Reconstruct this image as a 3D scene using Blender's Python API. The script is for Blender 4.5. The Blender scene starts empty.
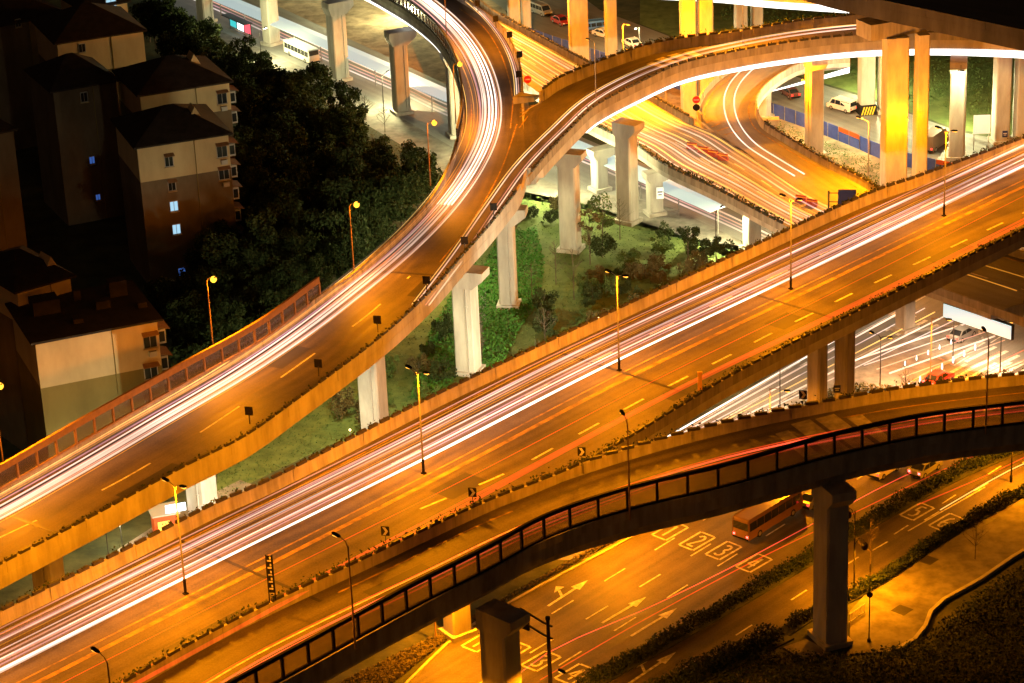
import bpy, math, random
from mathutils import Vector, Matrix
random.seed(7)
sc = bpy.context.scene
COL = sc.collection
R = math.radians
# ------------------------------------------------------------------ camera
TH, ROLL, FPX, CZ = 0.4014257, -0.0443645, 2543.978, 124.3441
F0 = Vector((0, math.cos(TH), -math.sin(TH))); R0 = Vector((1, 0, 0)); U0 = R0.cross(F0)
CR = R0*math.cos(ROLL) + U0*math.sin(ROLL); CU = U0*math.cos(ROLL) - R0*math.sin(ROLL)
cam = bpy.data.objects.new('camera', bpy.data.cameras.new('camera')); COL.objects.link(cam)
m3 = Matrix((CR, CU, -F0)).transposed()
cam.matrix_world = Matrix.Translation((0, 0, CZ)) @ m3.to_4x4()
cam.data.sensor_width = 36; cam.data.lens = FPX*36/1024; cam.data.clip_start = 1; cam.data.clip_end = 3000
sc.camera = cam

def at(px, py, z=0.0):
    """point of the place at height z that the photograph shows at this pixel"""
    d = F0 + CR*((px-512)/FPX) - CU*((py-341.5)/FPX)
    p = Vector((0, 0, CZ)) + d*((z-CZ)/d.z)
    return p

# ------------------------------------------------------------------ materials
def mat(name, col, rough=.8, metal=0, noise=0, scale=1.0, col2=None, emit=None, estr=0, bump=0, spec=.3, alpha=1, trans=0, streak=None, backface=False):
    m = bpy.data.materials.new(name); m.use_nodes = True
    nt = m.node_tree; b = nt.nodes['Principled BSDF']
    b.inputs['Base Color'].default_value = (*col, 1); b.inputs['Roughness'].default_value = rough
    b.inputs['Metallic'].default_value = metal; b.inputs['Specular IOR Level'].default_value = spec
    b.inputs['Alpha'].default_value = alpha; b.inputs['Transmission Weight'].default_value = trans
    if emit: b.inputs['Emission Color'].default_value = (*emit, 1); b.inputs['Emission Strength'].default_value = estr
    if col2 is not None or bump:
        tc = nt.nodes.new('ShaderNodeTexCoord'); geo = nt.nodes.new('ShaderNodeNewGeometry')
        mp = nt.nodes.new('ShaderNodeMapping'); nt.links.new(geo.outputs['Position'], mp.inputs['Vector'])
        if streak: mp.inputs['Scale'].default_value = streak
        n1 = nt.nodes.new('ShaderNodeTexNoise'); n1.inputs['Scale'].default_value = scale; n1.inputs['Detail'].default_value = 8; n1.inputs['Roughness'].default_value = .65
        nt.links.new(mp.outputs['Vector'], n1.inputs['Vector'])
        if col2 is not None:
            rp = nt.nodes.new('ShaderNodeValToRGB'); rp.color_ramp.elements[0].position = .36; rp.color_ramp.elements[1].position = .66
            rp.color_ramp.elements[0].color = (*col, 1); rp.color_ramp.elements[1].color = (*col2, 1)
            nt.links.new(n1.outputs['Fac'], rp.inputs['Fac']); nt.links.new(rp.outputs['Color'], b.inputs['Base Color'])
        if bump:
            n2 = nt.nodes.new('ShaderNodeTexNoise'); n2.inputs['Scale'].default_value = scale*6; n2.inputs['Detail'].default_value = 4
            nt.links.new(geo.outputs['Position'], n2.inputs['Vector'])
            bp = nt.nodes.new('ShaderNodeBump'); bp.inputs['Strength'].default_value = bump; bp.inputs['Distance'].default_value = .05
            nt.links.new(n2.outputs['Fac'], bp.inputs['Height']); nt.links.new(bp.outputs['Normal'], b.inputs['Normal'])
    return m

def road_mat(name, c1, c2, rough=.6):
    """asphalt with patches, tyre-polished tracks along the lane (UV: across, along in metres) and cracks"""
    m = bpy.data.materials.new(name); m.use_nodes = True; nt = m.node_tree; N = nt.nodes; Lk = nt.links
    b = N['Principled BSDF']; b.inputs['Specular IOR Level'].default_value = .35
    uv = N.new('ShaderNodeUVMap'); mp = N.new('ShaderNodeMapping'); mp.inputs['Scale'].default_value = (1.1, .035, 1); Lk.new(uv.outputs['UV'], mp.inputs['Vector'])
    n1 = N.new('ShaderNodeTexNoise'); n1.inputs['Scale'].default_value = 1; n1.inputs['Detail'].default_value = 5; Lk.new(mp.outputs['Vector'], n1.inputs['Vector'])
    geo = N.new('ShaderNodeNewGeometry')
    n2 = N.new('ShaderNodeTexNoise'); n2.inputs['Scale'].default_value = .22; n2.inputs['Detail'].default_value = 9; n2.inputs['Roughness'].default_value = .7; Lk.new(geo.outputs['Position'], n2.inputs['Vector'])
    n3 = N.new('ShaderNodeTexNoise'); n3.inputs['Scale'].default_value = 6; n3.inputs['Detail'].default_value = 6; Lk.new(geo.outputs['Position'], n3.inputs['Vector'])
    def mathn(op, a, bb):
        x = N.new('ShaderNodeMath'); x.operation = op
        for i, v in enumerate((a, bb)):
            if isinstance(v, (int, float)): x.inputs[i].default_value = v
            else: Lk.new(v, x.inputs[i])
        return x.outputs[0]
    s = mathn('ADD', mathn('MULTIPLY', n1.outputs['Fac'], .55), mathn('MULTIPLY', n2.outputs['Fac'], .45))
    s = mathn('ADD', s, mathn('MULTIPLY', mathn('SUBTRACT', n3.outputs['Fac'], .5), .35))
    rp = N.new('ShaderNodeValToRGB'); rp.color_ramp.elements[0].position = .34; rp.color_ramp.elements[1].position = .68
    rp.color_ramp.elements[0].color = (*c1, 1); rp.color_ramp.elements[1].color = (*c2, 1); Lk.new(s, rp.inputs['Fac']); Lk.new(rp.outputs['Color'], b.inputs['Base Color'])
    rr = N.new('ShaderNodeMapRange'); rr.inputs['To Min'].default_value = rough-.12; rr.inputs['To Max'].default_value = rough+.15; Lk.new(n1.outputs['Fac'], rr.inputs['Value']); Lk.new(rr.outputs['Result'], b.inputs['Roughness'])
    bp = N.new('ShaderNodeBump'); bp.inputs['Strength'].default_value = .25; bp.inputs['Distance'].default_value = .03; Lk.new(n3.outputs['Fac'], bp.inputs['Height']); Lk.new(bp.outputs['Normal'], b.inputs['Normal'])
    return m

def glow(name, col, s): return mat(name, (.02, .02, .02), emit=col, estr=s)
M = {}
M['asphalt'] = road_mat('asphalt', (.034, .030, .027), (.130, .108, .088))
M['asphalt_patch'] = road_mat('patched_asphalt', (.022, .021, .021), (.05, .048, .046))
M['asphalt_pale'] = road_mat('pale_asphalt', (.10, .10, .095), (.21, .205, .195))
M['concrete'] = mat('concrete', (.29, .275, .25), .85, col2=(.45, .43, .39), scale=.55, bump=.15, streak=(1, 1, .25))
M['concrete_dark'] = mat('shaded_dark_concrete', (.022, .02, .018), .9, col2=(.05, .045, .04), scale=.5, bump=.15, streak=(1, 1, .25))  # darkness of the unlit high overpass put into its colour
M['concrete_stained'] = mat('stained_concrete', (.19, .175, .15), .88, col2=(.34, .315, .27), scale=.8, bump=.2, streak=(1.4, 1.4, .18))
M['paving'] = mat('paving', (.10, .092, .08), .85, col2=(.22, .205, .18), scale=.5, bump=.2)
M['white_paint'] = mat('worn_white_paint', (.30, .29, .27), .6, col2=(.72, .71, .68), scale=1.7)
M['yellow_paint'] = mat('worn_yellow_paint', (.12, .09, .05), .65, col2=(.42, .25, .05), scale=.9)
M['dirt'] = mat('dirt', (.14, .105, .065), .95, col2=(.36, .28, .18), scale=.35, bump=.6)
M['soil'] = mat('soil_and_weeds', (.022, .03, .012), .95, col2=(.07, .075, .03), scale=.3, bump=.8)
M['lawn'] = mat('lawn', (.055, .085, .018), .95, col2=(.11, .15, .04), scale=.5, bump=.8)
M['leaf_dark'] = mat('dark_leaf', (.018, .032, .010), .7, col2=(.045, .06, .02), scale=.7, spec=.08)
M['leaf_mid'] = mat('mid_leaf', (.04, .075, .018), .6, col2=(.10, .14, .04), scale=.9, spec=.08)
M['leaf_ivy'] = mat('ground_ivy_leaf', (.035, .12, .018), .7, col2=(.07, .20, .035), scale=.9, spec=.08)
M['leaf_dry'] = mat('dry_leaf', (.07, .06, .025), .7, col2=(.13, .11, .045), scale=.9, spec=.08)
M['bark'] = mat('bark', (.05, .038, .025), .95, col2=(.11, .085, .06), scale=2, bump=.5)
M['steel'] = mat('galvanised_steel', (.22, .22, .21), .5, metal=.2, col2=(.32, .31, .30), scale=3)
M['dark_steel'] = mat('dark_steel', (.03, .028, .027), .5, metal=.2, col2=(.05, .047, .044), scale=3)
M['rust_steel'] = mat('painted_brown_steel', (.22, .13, .07), .6, col2=(.30, .18, .10), scale=2)
M['black'] = mat('black_paint', (.012, .011, .011), .9, col2=(.022, .02, .019), scale=4, spec=.05)
M['rubber'] = mat('rubber', (.012, .012, .012), .9)
M['panel_glass'] = mat('screen_panel', (.26, .19, .13), .15, alpha=.46, spec=.5)
M['panel_glass_left'] = mat('smoked_screen_panel', (.10, .08, .06), .15, alpha=.45, spec=.5)
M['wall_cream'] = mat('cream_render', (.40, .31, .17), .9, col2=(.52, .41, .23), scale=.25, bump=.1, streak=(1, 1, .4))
M['wall_lower'] = mat('shaded_ochre_render', (.15, .115, .035), .9, col2=(.21, .16, .05), scale=.25, bump=.1, streak=(1, 1, .4))  # lower wall tone takes in the deck's shade over its own paint
M['wall_grey'] = mat('grey_and_shaded_render', (.10, .075, .045), .9, col2=(.16, .12, .075), scale=.3, bump=.1, streak=(1, 1, .4))  # as lower wall it takes in deck shade; also walls of dim houses
M['roof'] = mat('dark_roof_tile', (.016, .013, .011), .85, col2=(.034, .026, .021), scale=.8, bump=.5)
M['window'] = mat('window_glass', (.015, .018, .022), .1, spec=.6)
M['frame'] = mat('window_frame', (.35, .34, .32), .5)
M['lit_blue'] = glow('blue_lit_window', (.08, .22, .8), .4)
M['lit_white'] = glow('white_lit_window', (.45, .78, 1.0), .9)
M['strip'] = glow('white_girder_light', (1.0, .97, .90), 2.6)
M['canopy'] = mat('lit_canopy_sheet', (.22, .25, .25), .5, emit=(.66, .84, .84), estr=.58)
M['lightbox'] = mat('light_box_face', (.5, .6, .6), .4, emit=(.58, .90, .95), estr=.8)
M['bulb'] = glow('sodium_bulb', (1.0, .42, .03), 3.0)
M['bulb_dim'] = glow('sodium_lens', (1.0, .42, .05), 3)
M['bulb_white'] = glow('white_bulb', (1.0, .95, .8), 25)
M['bulb_small'] = glow('small_warm_bulb', (1.0, .72, .25), 4)
M['sign_blue'] = mat('blue_sign', (.01, .015, .09), .5)
M['sign_red'] = mat('red_sign', (.55, .02, .015), .5)
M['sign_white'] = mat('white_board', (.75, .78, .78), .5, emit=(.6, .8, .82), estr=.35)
M['hoard_blue'] = mat('blue_hoarding_sheet', (.03, .055, .30), .5, col2=(.06, .10, .42), scale=.5)
M['hoard_red'] = mat('orange_hoarding_sheet', (.45, .08, .02), .5)
M['plastic_red'] = mat('red_plastic', (.26, .03, .015), .5, col2=(.2, .025, .015), scale=2)
M['plastic_yellow'] = mat('yellow_plastic', (.65, .33, .03), .5)
M['stripe_yellow'] = mat('yellow_stripe_paint', (.6, .42, .03), .6)
M['paint_white'] = mat('white_car_paint', (.68, .66, .60), .3, spec=.5)
M['paint_red'] = mat('red_car_paint', (.35, .03, .02), .3, spec=.5)
M['paint_maroon'] = mat('maroon_car_paint', (.13, .04, .03), .3, spec=.5)
M['paint_grey'] = mat('grey_car_paint', (.22, .22, .22), .3, spec=.5)
M['paint_blue'] = mat('blue_truck_paint', (.06, .16, .42), .35, spec=.5)
M['paint_orange'] = mat('orange_bus_paint', (.24, .13, .06), .35, spec=.5)
M['paint_brown'] = mat('brown_box_paint', (.16, .10, .06), .6)
M['rim'] = mat('wheel_rim', (.4, .4, .4), .35, metal=.6)
M['tail'] = glow('tail_light', (1.0, .03, .02), 6)
M['tail_hot'] = glow('bright_tail_light', (1.0, .05, .04), 16)
M['head'] = glow('head_light', (1.0, .95, .85), 9)
M['head_off'] = mat('lamp_glass', (.6, .6, .58), .15)
M['ad_white'] = glow('lit_advert_white', (.75, .95, 1.0), 3.0)
M['ad_teal'] = glow('lit_advert_teal', (.05, .55, .55), 1.2)
M['ad_red'] = glow('lit_advert_red', (1.0, .12, .16), 1.3)
T = {}
def glow_trail(name, col, s):
    m = mat(name, (.02, .02, .02), emit=col, estr=s); nt = m.node_tree; b = nt.nodes['Principled BSDF']
    geo = nt.nodes.new('ShaderNodeNewGeometry'); n = nt.nodes.new('ShaderNodeTexNoise'); n.inputs['Scale'].default_value = .05; n.inputs['Detail'].default_value = 3
    mr = nt.nodes.new('ShaderNodeMapRange'); mr.inputs['From Min'].default_value = .35; mr.inputs['From Max'].default_value = .65; mr.inputs['To Min'].default_value = s*.5; mr.inputs['To Max'].default_value = s*1.4
    nt.links.new(geo.outputs['Position'], n.inputs['Vector']); nt.links.new(n.outputs['Fac'], mr.inputs['Value']); 
    em = nt.nodes.new('ShaderNodeEmission'); em.inputs['Color'].default_value = (*col, 1); nt.links.new(mr.outputs['Result'], em.inputs['Strength'])
    tr = nt.nodes.new('ShaderNodeBsdfTransparent'); ad = nt.nodes.new('ShaderNodeAddShader'); nt.links.new(em.outputs[0], ad.inputs[0]); nt.links.new(tr.outputs[0], ad.inputs[1])
    nt.links.new(ad.outputs[0], nt.nodes['Material Output'].inputs['Surface']); nt.nodes.remove(b); return m   # clear glowing air: adds light, hides nothing
T['white'] = glow_trail('white_light_trail', (1.0, .72, .56), .48)
T['hot'] = glow_trail('bright_white_light_trail', (1.0, .84, .70), .95)
T['pink'] = glow_trail('pink_light_trail', (1.0, .46, .34), .32)
T['violet'] = glow_trail('violet_light_trail', (.80, .40, .50), .3)
T['orange'] = glow_trail('orange_light_trail', (1.0, .36, .03), .28)
T['amber'] = glow_trail('amber_light_trail', (1.0, .56, .14), .62)
T['red'] = glow_trail('red_light_trail', (1.0, .05, .015), .26)
T['redhot'] = glow_trail('bright_red_light_trail', (1.0, .08, .04), .55)
T['cold'] = glow_trail('cold_white_light_trail', (.95, .80, .76), .32)
T['veil'] = glow_trail('faint_wide_light_trail', (1.0, .48, .28), .05)

# ------------------------------------------------------------------ mesh helpers
class MB:
    def __init__(s): s.v = []; s.f = []; s.m = []; s.uv = {}
    def add(s, vs, fs, mi=0):
        o = len(s.v); s.v += [Vector(v) for v in vs]
        for f in fs: s.f.append([o+i for i in f]); s.m.append(mi)
        return s
    def box(s, c, size, rz=0, mi=0, taper=1.0):
        x, y, z = [q/2 for q in size]; c = Vector(c); ca, sa = math.cos(rz), math.sin(rz)
        vs = []
        for k, dz in ((1, -z), (taper, z)):
            for dx, dy in ((-x, -y), (x, -y), (x, y), (-x, y)):
                dx *= k; dy *= k
                vs.append((c.x+dx*ca-dy*sa, c.y+dx*sa+dy*ca, c.z+dz))
        return s.add(vs, [(3, 2, 1, 0), (4, 5, 6, 7), (0, 1, 5, 4), (1, 2, 6, 5), (2, 3, 7, 6), (3, 0, 4, 7)], mi)
    def bar(s, a, b, w, h=None, mi=0):
        a, b = Vector(a), Vector(b); h = h or w; t = (b-a).normalized()
        up = Vector((0, 0, 1)) if abs(t.z) < .95 else Vector((0, 1, 0))
        sd = t.cross(up).normalized()*w/2; u2 = sd.cross(t).normalized()*h/2
        vs = [p+q for p in (a, b) for q in (sd+u2, -sd+u2, -sd-u2, sd-u2)]
        return s.add(vs, [(0, 1, 2, 3), (7, 6, 5, 4), (0, 4, 5, 1), (1, 5, 6, 2), (2, 6, 7, 3), (3, 7, 4, 0)], mi)
    def tube(s, pts, rads, n=8, mi=0, caps=True):
        pts = [Vector(p) for p in pts]
        if not hasattr(rads, '__len__'): rads = [rads]*len(pts)
        o = len(s.v); k = len(pts)
        for i, p in enumerate(pts):
            t = (pts[min(i+1, k-1)]-pts[max(i-1, 0)]).normalized()
            up = Vector((0, 0, 1)) if abs(t.z) < .9 else Vector((0, 1, 0))
            a = t.cross(up).normalized(); b = a.cross(t).normalized()
            for j in range(n):
                q = 2*math.pi*j/n
                s.v.append(p+(a*math.cos(q)+b*math.sin(q))*rads[i])
        for i in range(k-1):
            for j in range(n):
                s.f.append([o+i*n+j, o+i*n+(j+1) % n, o+(i+1)*n+(j+1) % n, o+(i+1)*n+j]); s.m.append(mi)
        if caps:
            s.f.append([o+j for j in range(n)]); s.m.append(mi)
            s.f.append([o+(k-1)*n+j for j in reversed(range(n))]); s.m.append(mi)
        return s
    def sweep(s, rings, mi=0, close=True, caps=True):
        o = len(s.v); n = len(rings[0])
        for r in rings: s.v += [Vector(p) for p in r]
        for i in range(len(rings)-1):
            for j in range(n if close else n-1):
                s.f.append([o+i*n+j, o+i*n+(j+1) % n, o+(i+1)*n+(j+1) % n, o+(i+1)*n+j]); s.m.append(mi)
        if caps and close:
            s.f.append([o+j for j in range(n)]); s.m.append(mi)
            s.f.append([o+(len(rings)-1)*n+j for j in reversed(range(n))]); s.m.append(mi)
        return s
    def poly(s, pts, mi=0): return s.add(pts, [tuple(range(len(pts)))], mi)
    def leaf(s, c, r, mi=0, up=.0):
        a = Vector((random.gauss(0, 1), random.gauss(0, 1), random.gauss(0, 1)+up)).normalized()
        b = a.orthogonal().normalized(); cc = a.cross(b)
        q = random.random()*6.3; d1 = (b*math.cos(q)+cc*math.sin(q))*r; d2 = (cc*math.cos(q)-b*math.sin(q))*r*random.uniform(.45, .8)
        c = Vector(c)
        return s.add([c-d1, c-d2*.9, c+d1, c+d2], [(0, 1, 2, 3)], mi)
    def build(s, name, mats, parent=None, smooth=False, bevel=0):
        me = bpy.data.meshes.new(name); me.from_pydata(s.v, [], s.f); me.update()
        if not isinstance(mats, (list, tuple)): mats = [mats]
        for mm in mats: me.materials.append(mm)
        if len(mats) > 1:
            for p, i in zip(me.polygons, s.m): p.material_index = i
        if s.uv:
            ul = me.uv_layers.new(name='UVMap')
            for lp in me.loops: ul.data[lp.index].uv = s.uv.get(lp.vertex_index, (0, 0))
        if smooth:
            for p in me.polygons: p.use_smooth = True
        o = bpy.data.objects.new(name, me); COL.objects.link(o)
        if parent is not None:
            o.parent = parent
            if parent.type == 'EMPTY': o.matrix_parent_inverse = (Matrix.Translation(parent.location) @ parent.rotation_euler.to_matrix().to_4x4()).inverted()
        if bevel:
            bv = o.modifiers.new('bevel', 'BEVEL'); bv.width = bevel; bv.segments = 1; bv.limit_method = 'ANGLE'
        return o

def tag(o, label=None, cat=None, group=None, kind=None):
    if label: o['label'] = label
    if cat: o['category'] = cat
    if group: o['group'] = group
    if kind: o['kind'] = kind
    return o
def thing(name, label, cat, loc=(0, 0, 0), rz=0, group=None):
    o = bpy.data.objects.new(name, None); COL.objects.link(o); o.empty_display_size = .3
    o.location = loc; o.rotation_euler = (0, 0, rz)
    return tag(o, label, cat, group)
def local(mb, name, mats, parent, **k):
    """part whose mesh is already in its thing's own coordinates"""
    o = mb.build(name, mats, None, **k); o.parent = parent; return o
def copy_tree(o, parent=None):
    c = o.copy(); COL.objects.link(c); c.parent = parent
    for ch in list(o.children): copy_tree(ch, c)
    return c
def light(kind, loc, power, col, parent=None, size=.3, cone=150, blend=.6, rot=None, name='lamp_light'):
    l = bpy.data.lights.new(name, kind); l.energy = power; l.color = col
    if kind in ('POINT', 'SPOT'): l.shadow_soft_size = size
    if kind == 'SPOT': l.spot_size = R(cone); l.spot_blend = blend
    o = bpy.data.objects.new(name, l); COL.objects.link(o); o.location = loc
    if rot: o.rotation_euler = rot
    if parent is not None: o.parent = parent
    return o

# ------------------------------------------------------------------ curves
class Cv:
    def __init__(s, pts, ext0=0, ext1=0):
        pts = [Vector(p) for p in pts]
        if ext0: pts = [pts[0]+(pts[0]-pts[1]).normalized()*ext0]+pts
        if ext1: pts = pts+[pts[-1]+(pts[-1]-pts[-2]).normalized()*ext1]
        P = [2*pts[0]-pts[1]]+pts+[2*pts[-1]-pts[-2]]; d = []
        for i in range(1, len(P)-2):
            p0, p1, p2, p3 = P[i-1:i+3]
            # centripetal Catmull-Rom
            def kn(t, a, b): return t+max((b-a).length, 1e-4)**.5
            t0 = 0; t1 = kn(t0, p0, p1); t2 = kn(t1, p1, p2); t3 = kn(t2, p2, p3)
            for k in range(16):
                t = t1+(t2-t1)*k/16
                A1 = p0*((t1-t)/(t1-t0))+p1*((t-t0)/(t1-t0)); A2 = p1*((t2-t)/(t2-t1))+p2*((t-t1)/(t2-t1)); A3 = p2*((t3-t)/(t3-t2))+p3*((t-t2)/(t3-t2))
                B1 = A1*((t2-t)/(t2-t0))+A2*((t-t0)/(t2-t0)); B2 = A2*((t3-t)/(t3-t1))+A3*((t-t1)/(t3-t1))
                d.append(B1*((t2-t)/(t2-t1))+B2*((t-t1)/(t2-t1)))
        d.append(P[-2].copy()); s.d = d; s.s = [0]
        for i in range(1, len(d)): s.s.append(s.s[-1]+(d[i]-d[i-1]).length)
        s.len = s.s[-1]
    def __call__(s, x):
        x = max(0, min(s.len, x)); lo, hi = 0, len(s.s)-1
        while hi-lo > 1:
            m = (lo+hi)//2
            if s.s[m] <= x: lo = m
            else: hi = m
        k = (x-s.s[lo])/max(1e-9, s.s[hi]-s.s[lo]); return s.d[lo].lerp(s.d[hi], k)
    def tan(s, x):
        t = s(x+.5)-s(x-.5); return t.normalized()
    def right(s, x):
        t = s.tan(x); return Vector((t.y, -t.x, 0)).normalized()
    def off(s, x, d, dz=0): return s(x)+s.right(x)*d+Vector((0, 0, dz))
    def near(s, p, lo=0):
        best, bs = 1e18, 0
        for q, ss in zip(s.d, s.s):
            if ss < lo: continue
            dd = (q.x-p.x)**2+(q.y-p.y)**2
            if dd < best: best, bs = dd, ss
        return bs
    def at_px(s, p): return s.near(p)
def steps(a, b, st):
    n = max(1, int(round((b-a)/st))); return [a+(b-a)*i/n for i in range(n+1)]
def ribbon(mb, pts, rights, w, mi=0):
    """flat strip lying on a surface, w wide"""
    o = len(mb.v)
    for p, r in zip(pts, rights): mb.v += [p-r*w/2, p+r*w/2]
    for i in range(len(pts)-1): mb.f.append([o+2*i, o+2*i+1, o+2*i+3, o+2*i+2]); mb.m.append(mi)
def pxc(pts, z, h=0, **k):
    """curve from pixels; pixel = (x, y[, h above the road]); z = number or function of the pixel x; result lies at road level"""
    out = []
    for p in pts:
        zz = z(p[0]) if callable(z) else z; hh = p[2] if len(p) > 2 else h
        q = at(p[0], p[1], zz+hh); q.z = zz; out.append(q)
    return Cv(out, **k)

class Deck:
    def __init__(s, root, far, near, step=2.5, fascia=1.2, inset=1.6, depth=2.3, mat_road='asphalt', mat_side='concrete'):
        s.root = root; s.far, s.near = far, near
        s.st = []; last = 0
        for x in steps(0, far.len, step):
            p = far(x); y = near.near(p, last); last = max(last, y-1); s.st.append((p, near(y), x, y))
        rd = MB(); gd = MB()
        for p, q, x, y in s.st:
            i = len(rd.v); rd.v += [p, q]; rd.uv[i] = (0, x); rd.uv[i+1] = ((q-p).length, x)
        for i in range(len(s.st)-1): rd.f.append([2*i, 2*i+1, 2*i+3, 2*i+2]); rd.m.append(0)
        s.road = rd.build('road_surface', M[mat_road], root)
        rings = []
        for p, q, x, y in s.st:
            d = (q-p); w = d.length; d = d/max(w, .01); ins = min(inset, w*.2); zv = lambda a: Vector((0, 0, a))
            rings.append([p-d*.36+zv(-.02), p-d*.36+zv(-fascia), p+d*ins+zv(-fascia-.12), p+d*(ins+.5*ins)+zv(-depth), q-d*(ins+.5*ins)+zv(-depth), q-d*ins+zv(-fascia-.12), q+d*.36+zv(-fascia), q+d*.36+zv(-.02)])
        gd.sweep(rings); gd.build('girder', M[mat_side], root)
    def parapet(s, side, x0, x1, h=1.1, t=.34, name='parapet', m='concrete_stained', joints=True):
        c = s.far if side == 'far' else s.near; sg = -1 if s.cross(c, x0, side) else 1
        mb = MB(); rings = []
        for x in steps(x0, x1, 2.0):
            rings.append([c.off(x, sg*.0, .0), c.off(x, sg*.08, h*.55), c.off(x, sg*.08, h), c.off(x, sg*t, h), c.off(x, sg*t, -.05)])
        mb.sweep(rings)
        if joints:   # raised joint covers every 10 m
            for x in steps(x0+1, x1-1, 10.0):
                p = c.off(x, sg*t*.5, h*.5); tt = c.tan(x); mb.box(p, (.08, t+.06, h+.04), math.atan2(tt.y, tt.x))
        return mb.build(name, M[m], s.root)
    def cross(s, c, x, side):
        """True if the outside of this edge lies to the left of its direction"""
        p = c(x); o = s.near if side == 'far' else s.far; q = o(o.near(p)); return (q-p).dot(c.right(x)) > 0
    def out(s, side, x):
        c = s.far if side == 'far' else s.near; return c.right(x)*(-1 if s.cross(c, x, side) else 1)
    def mid(s, u, i=None):
        return Cv([p.lerp(q, u) for p, q, x, y in s.st])

def pier(root, p, zt, w, d, rz, cap=None, m='concrete', capm='concrete', capdir=0, name='pier', base=True, z0=0, pipe=False):
    """rectangular pier with chamfered edges from the ground up to zt; cap = (length, height) of the crosshead"""
    mb = MB(); p = Vector((p.x, p.y, z0)); hz = zt-(cap[1] if cap else 0)
    ch = .18; ca, sa = math.cos(rz), math.sin(rz)
    pts = [(-w/2+ch, -d/2), (w/2-ch, -d/2), (w/2, -d/2+ch), (w/2, d/2-ch), (w/2-ch, d/2), (-w/2+ch, d/2), (-w/2, d/2-ch), (-w/2, -d/2+ch)]
    rings = []
    for z, k in ((z0-.3, 1), (z0+(hz-z0)*.33, 1), (z0+(hz-z0)*.66, 1), (hz, 1)): rings.append([(p.x+x*ca*k-y*sa*k, p.y+x*sa*k+y*ca*k, z) for x, y in pts])
    mb.sweep(rings)
    if base: mb.box((p.x, p.y, z0+.25), (w+.7, d+.7, .6), rz)
    o = mb.build(name, M[m], root)
    if pipe:
        pp = MB(); q = lambda x, y, z: (p.x+x*ca-y*sa, p.y+x*sa+y*ca, z); sgn = -1 if (-sa*0+ca) > 0 else 1
        yy = sgn*(d/2+.09); pp.tube([q(w*.22, yy, z0+.3), q(w*.22, yy, hz)], .075, 6)
        for k in range(1, 5): pp.box(q(w*.22, yy*.985, z0+(hz-z0)*k/5), (.3, .16, .1), rz)
        pp.build('drain_pipe', M['frame'], o)
    if cap:
        cb = MB(); L, hh = cap
        def ring(x, zb):
            return [(p.x+x*ca-y*sa, p.y+x*sa+y*ca, z) for y, z in ((-d*.55, zb), (d*.55, zb), (d*.55, zt-.02), (-d*.55, zt-.02))]
        o1, o2 = (-L/2+capdir, L/2+capdir)
        cb.sweep([ring(o1, zt-hh*.45), ring(-w/2-.1, hz-.02), ring(w/2+.1, hz-.02), ring(o2, zt-hh*.45)])
        cb.build('pier_cap', M[capm], o)
    return o
def rz_of(v): return math.atan2(v.y, v.x)

def line_on(deck_root, cv, x0, x1, d, w, m, dash=None, name='lane_marking', dz=.004):
    mb = MB()
    segs = [(x0, x1)] if not dash else [(x, min(x+dash[0], x1)) for x in [x0+i*(dash[0]+dash[1]) for i in range(int((x1-x0)/(dash[0]+dash[1]))+1)]]
    for a, b in segs:
        if b-a < .5: continue
        xs = steps(a, b, 2.0); ribbon(mb, [cv.off(x, d, dz) for x in xs], [cv.right(x) for x in xs], w)
    return mb.build(name, M[m], deck_root)
NTR = [0]
def trail(pts, r, m, label, group):
    """thin strand of light hanging at lamp height along the lane"""
    mb = MB(); mb.tube(pts, r*(1.25 if m != 'veil' else 1), n=6, caps=False); o = mb.build('light_trail', T[m])
    tag(o, label, 'light trail', group); NTR[0] += 1; return o
def trails(cv, x0, x1, specs, label, group, wob=.12):
    for sp in specs:
        d, r, m = sp[:3]; z = sp[3] if len(sp) > 3 else .7
        a0 = x0+(sp[4] if len(sp) > 4 else 0); a1 = x1 if len(sp) < 6 else x0+sp[5]
        ph = random.random()*6; k = random.uniform(.02, .05); dr = random.uniform(-.15, .15)
        trail([cv.off(x, d+wob*math.sin(x*k+ph)+dr*(x-a0)/max(1, a1-a0), z) for x in steps(a0, a1, 2.5)], r, m, label.get(m, label['*']) if isinstance(label, dict) else label, group)
def planter(deck, side, x0, x1, h, label, dens=9, sag=True, m='leaf_dark', size=.16, tall=.5):
    """trough planters fixed along the parapet and the plants growing in them"""
    c = deck.far if side == 'far' else deck.near
    t = thing('planter_row', label, 'planters', c(x0))
    mb = MB(); fl = MB(); x = x0
    while x < x1-1.5:
        o = deck.out(side, x+.7); tt = c.tan(x+.7)
        mb.box(c(x+.7)+o*.2+Vector((0, 0, h+.16)), (1.25, .3, .3), rz_of(tt)); x += 1.7
        for _ in range(int(dens*random.uniform(.3, 1.7))):
            xx = x-1.7+random.random()*1.5; fl.leaf(c(xx)+o*(.2+random.gauss(0, .14))+Vector((0, 0, h+.3+abs(random.gauss(0, tall*.5)))), size*random.uniform(.6, 1.3))
    for b, n, mm in ((mb, 'planter_trough', 'dark_steel'), (fl, 'foliage', m)):
        o = b.build(n, M[mm], None); o.parent = t; o.matrix_parent_inverse = Matrix.Translation(-c(x0))
        if n == 'foliage': o['kind'] = 'stuff'
    return t

SOD = (1.0, .275, .002); WHT = (1.0, .93, .46); COOL = (.85, .95, 1.0)
P_M, P_N, P_L = 21000, 24000, 26000
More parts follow.
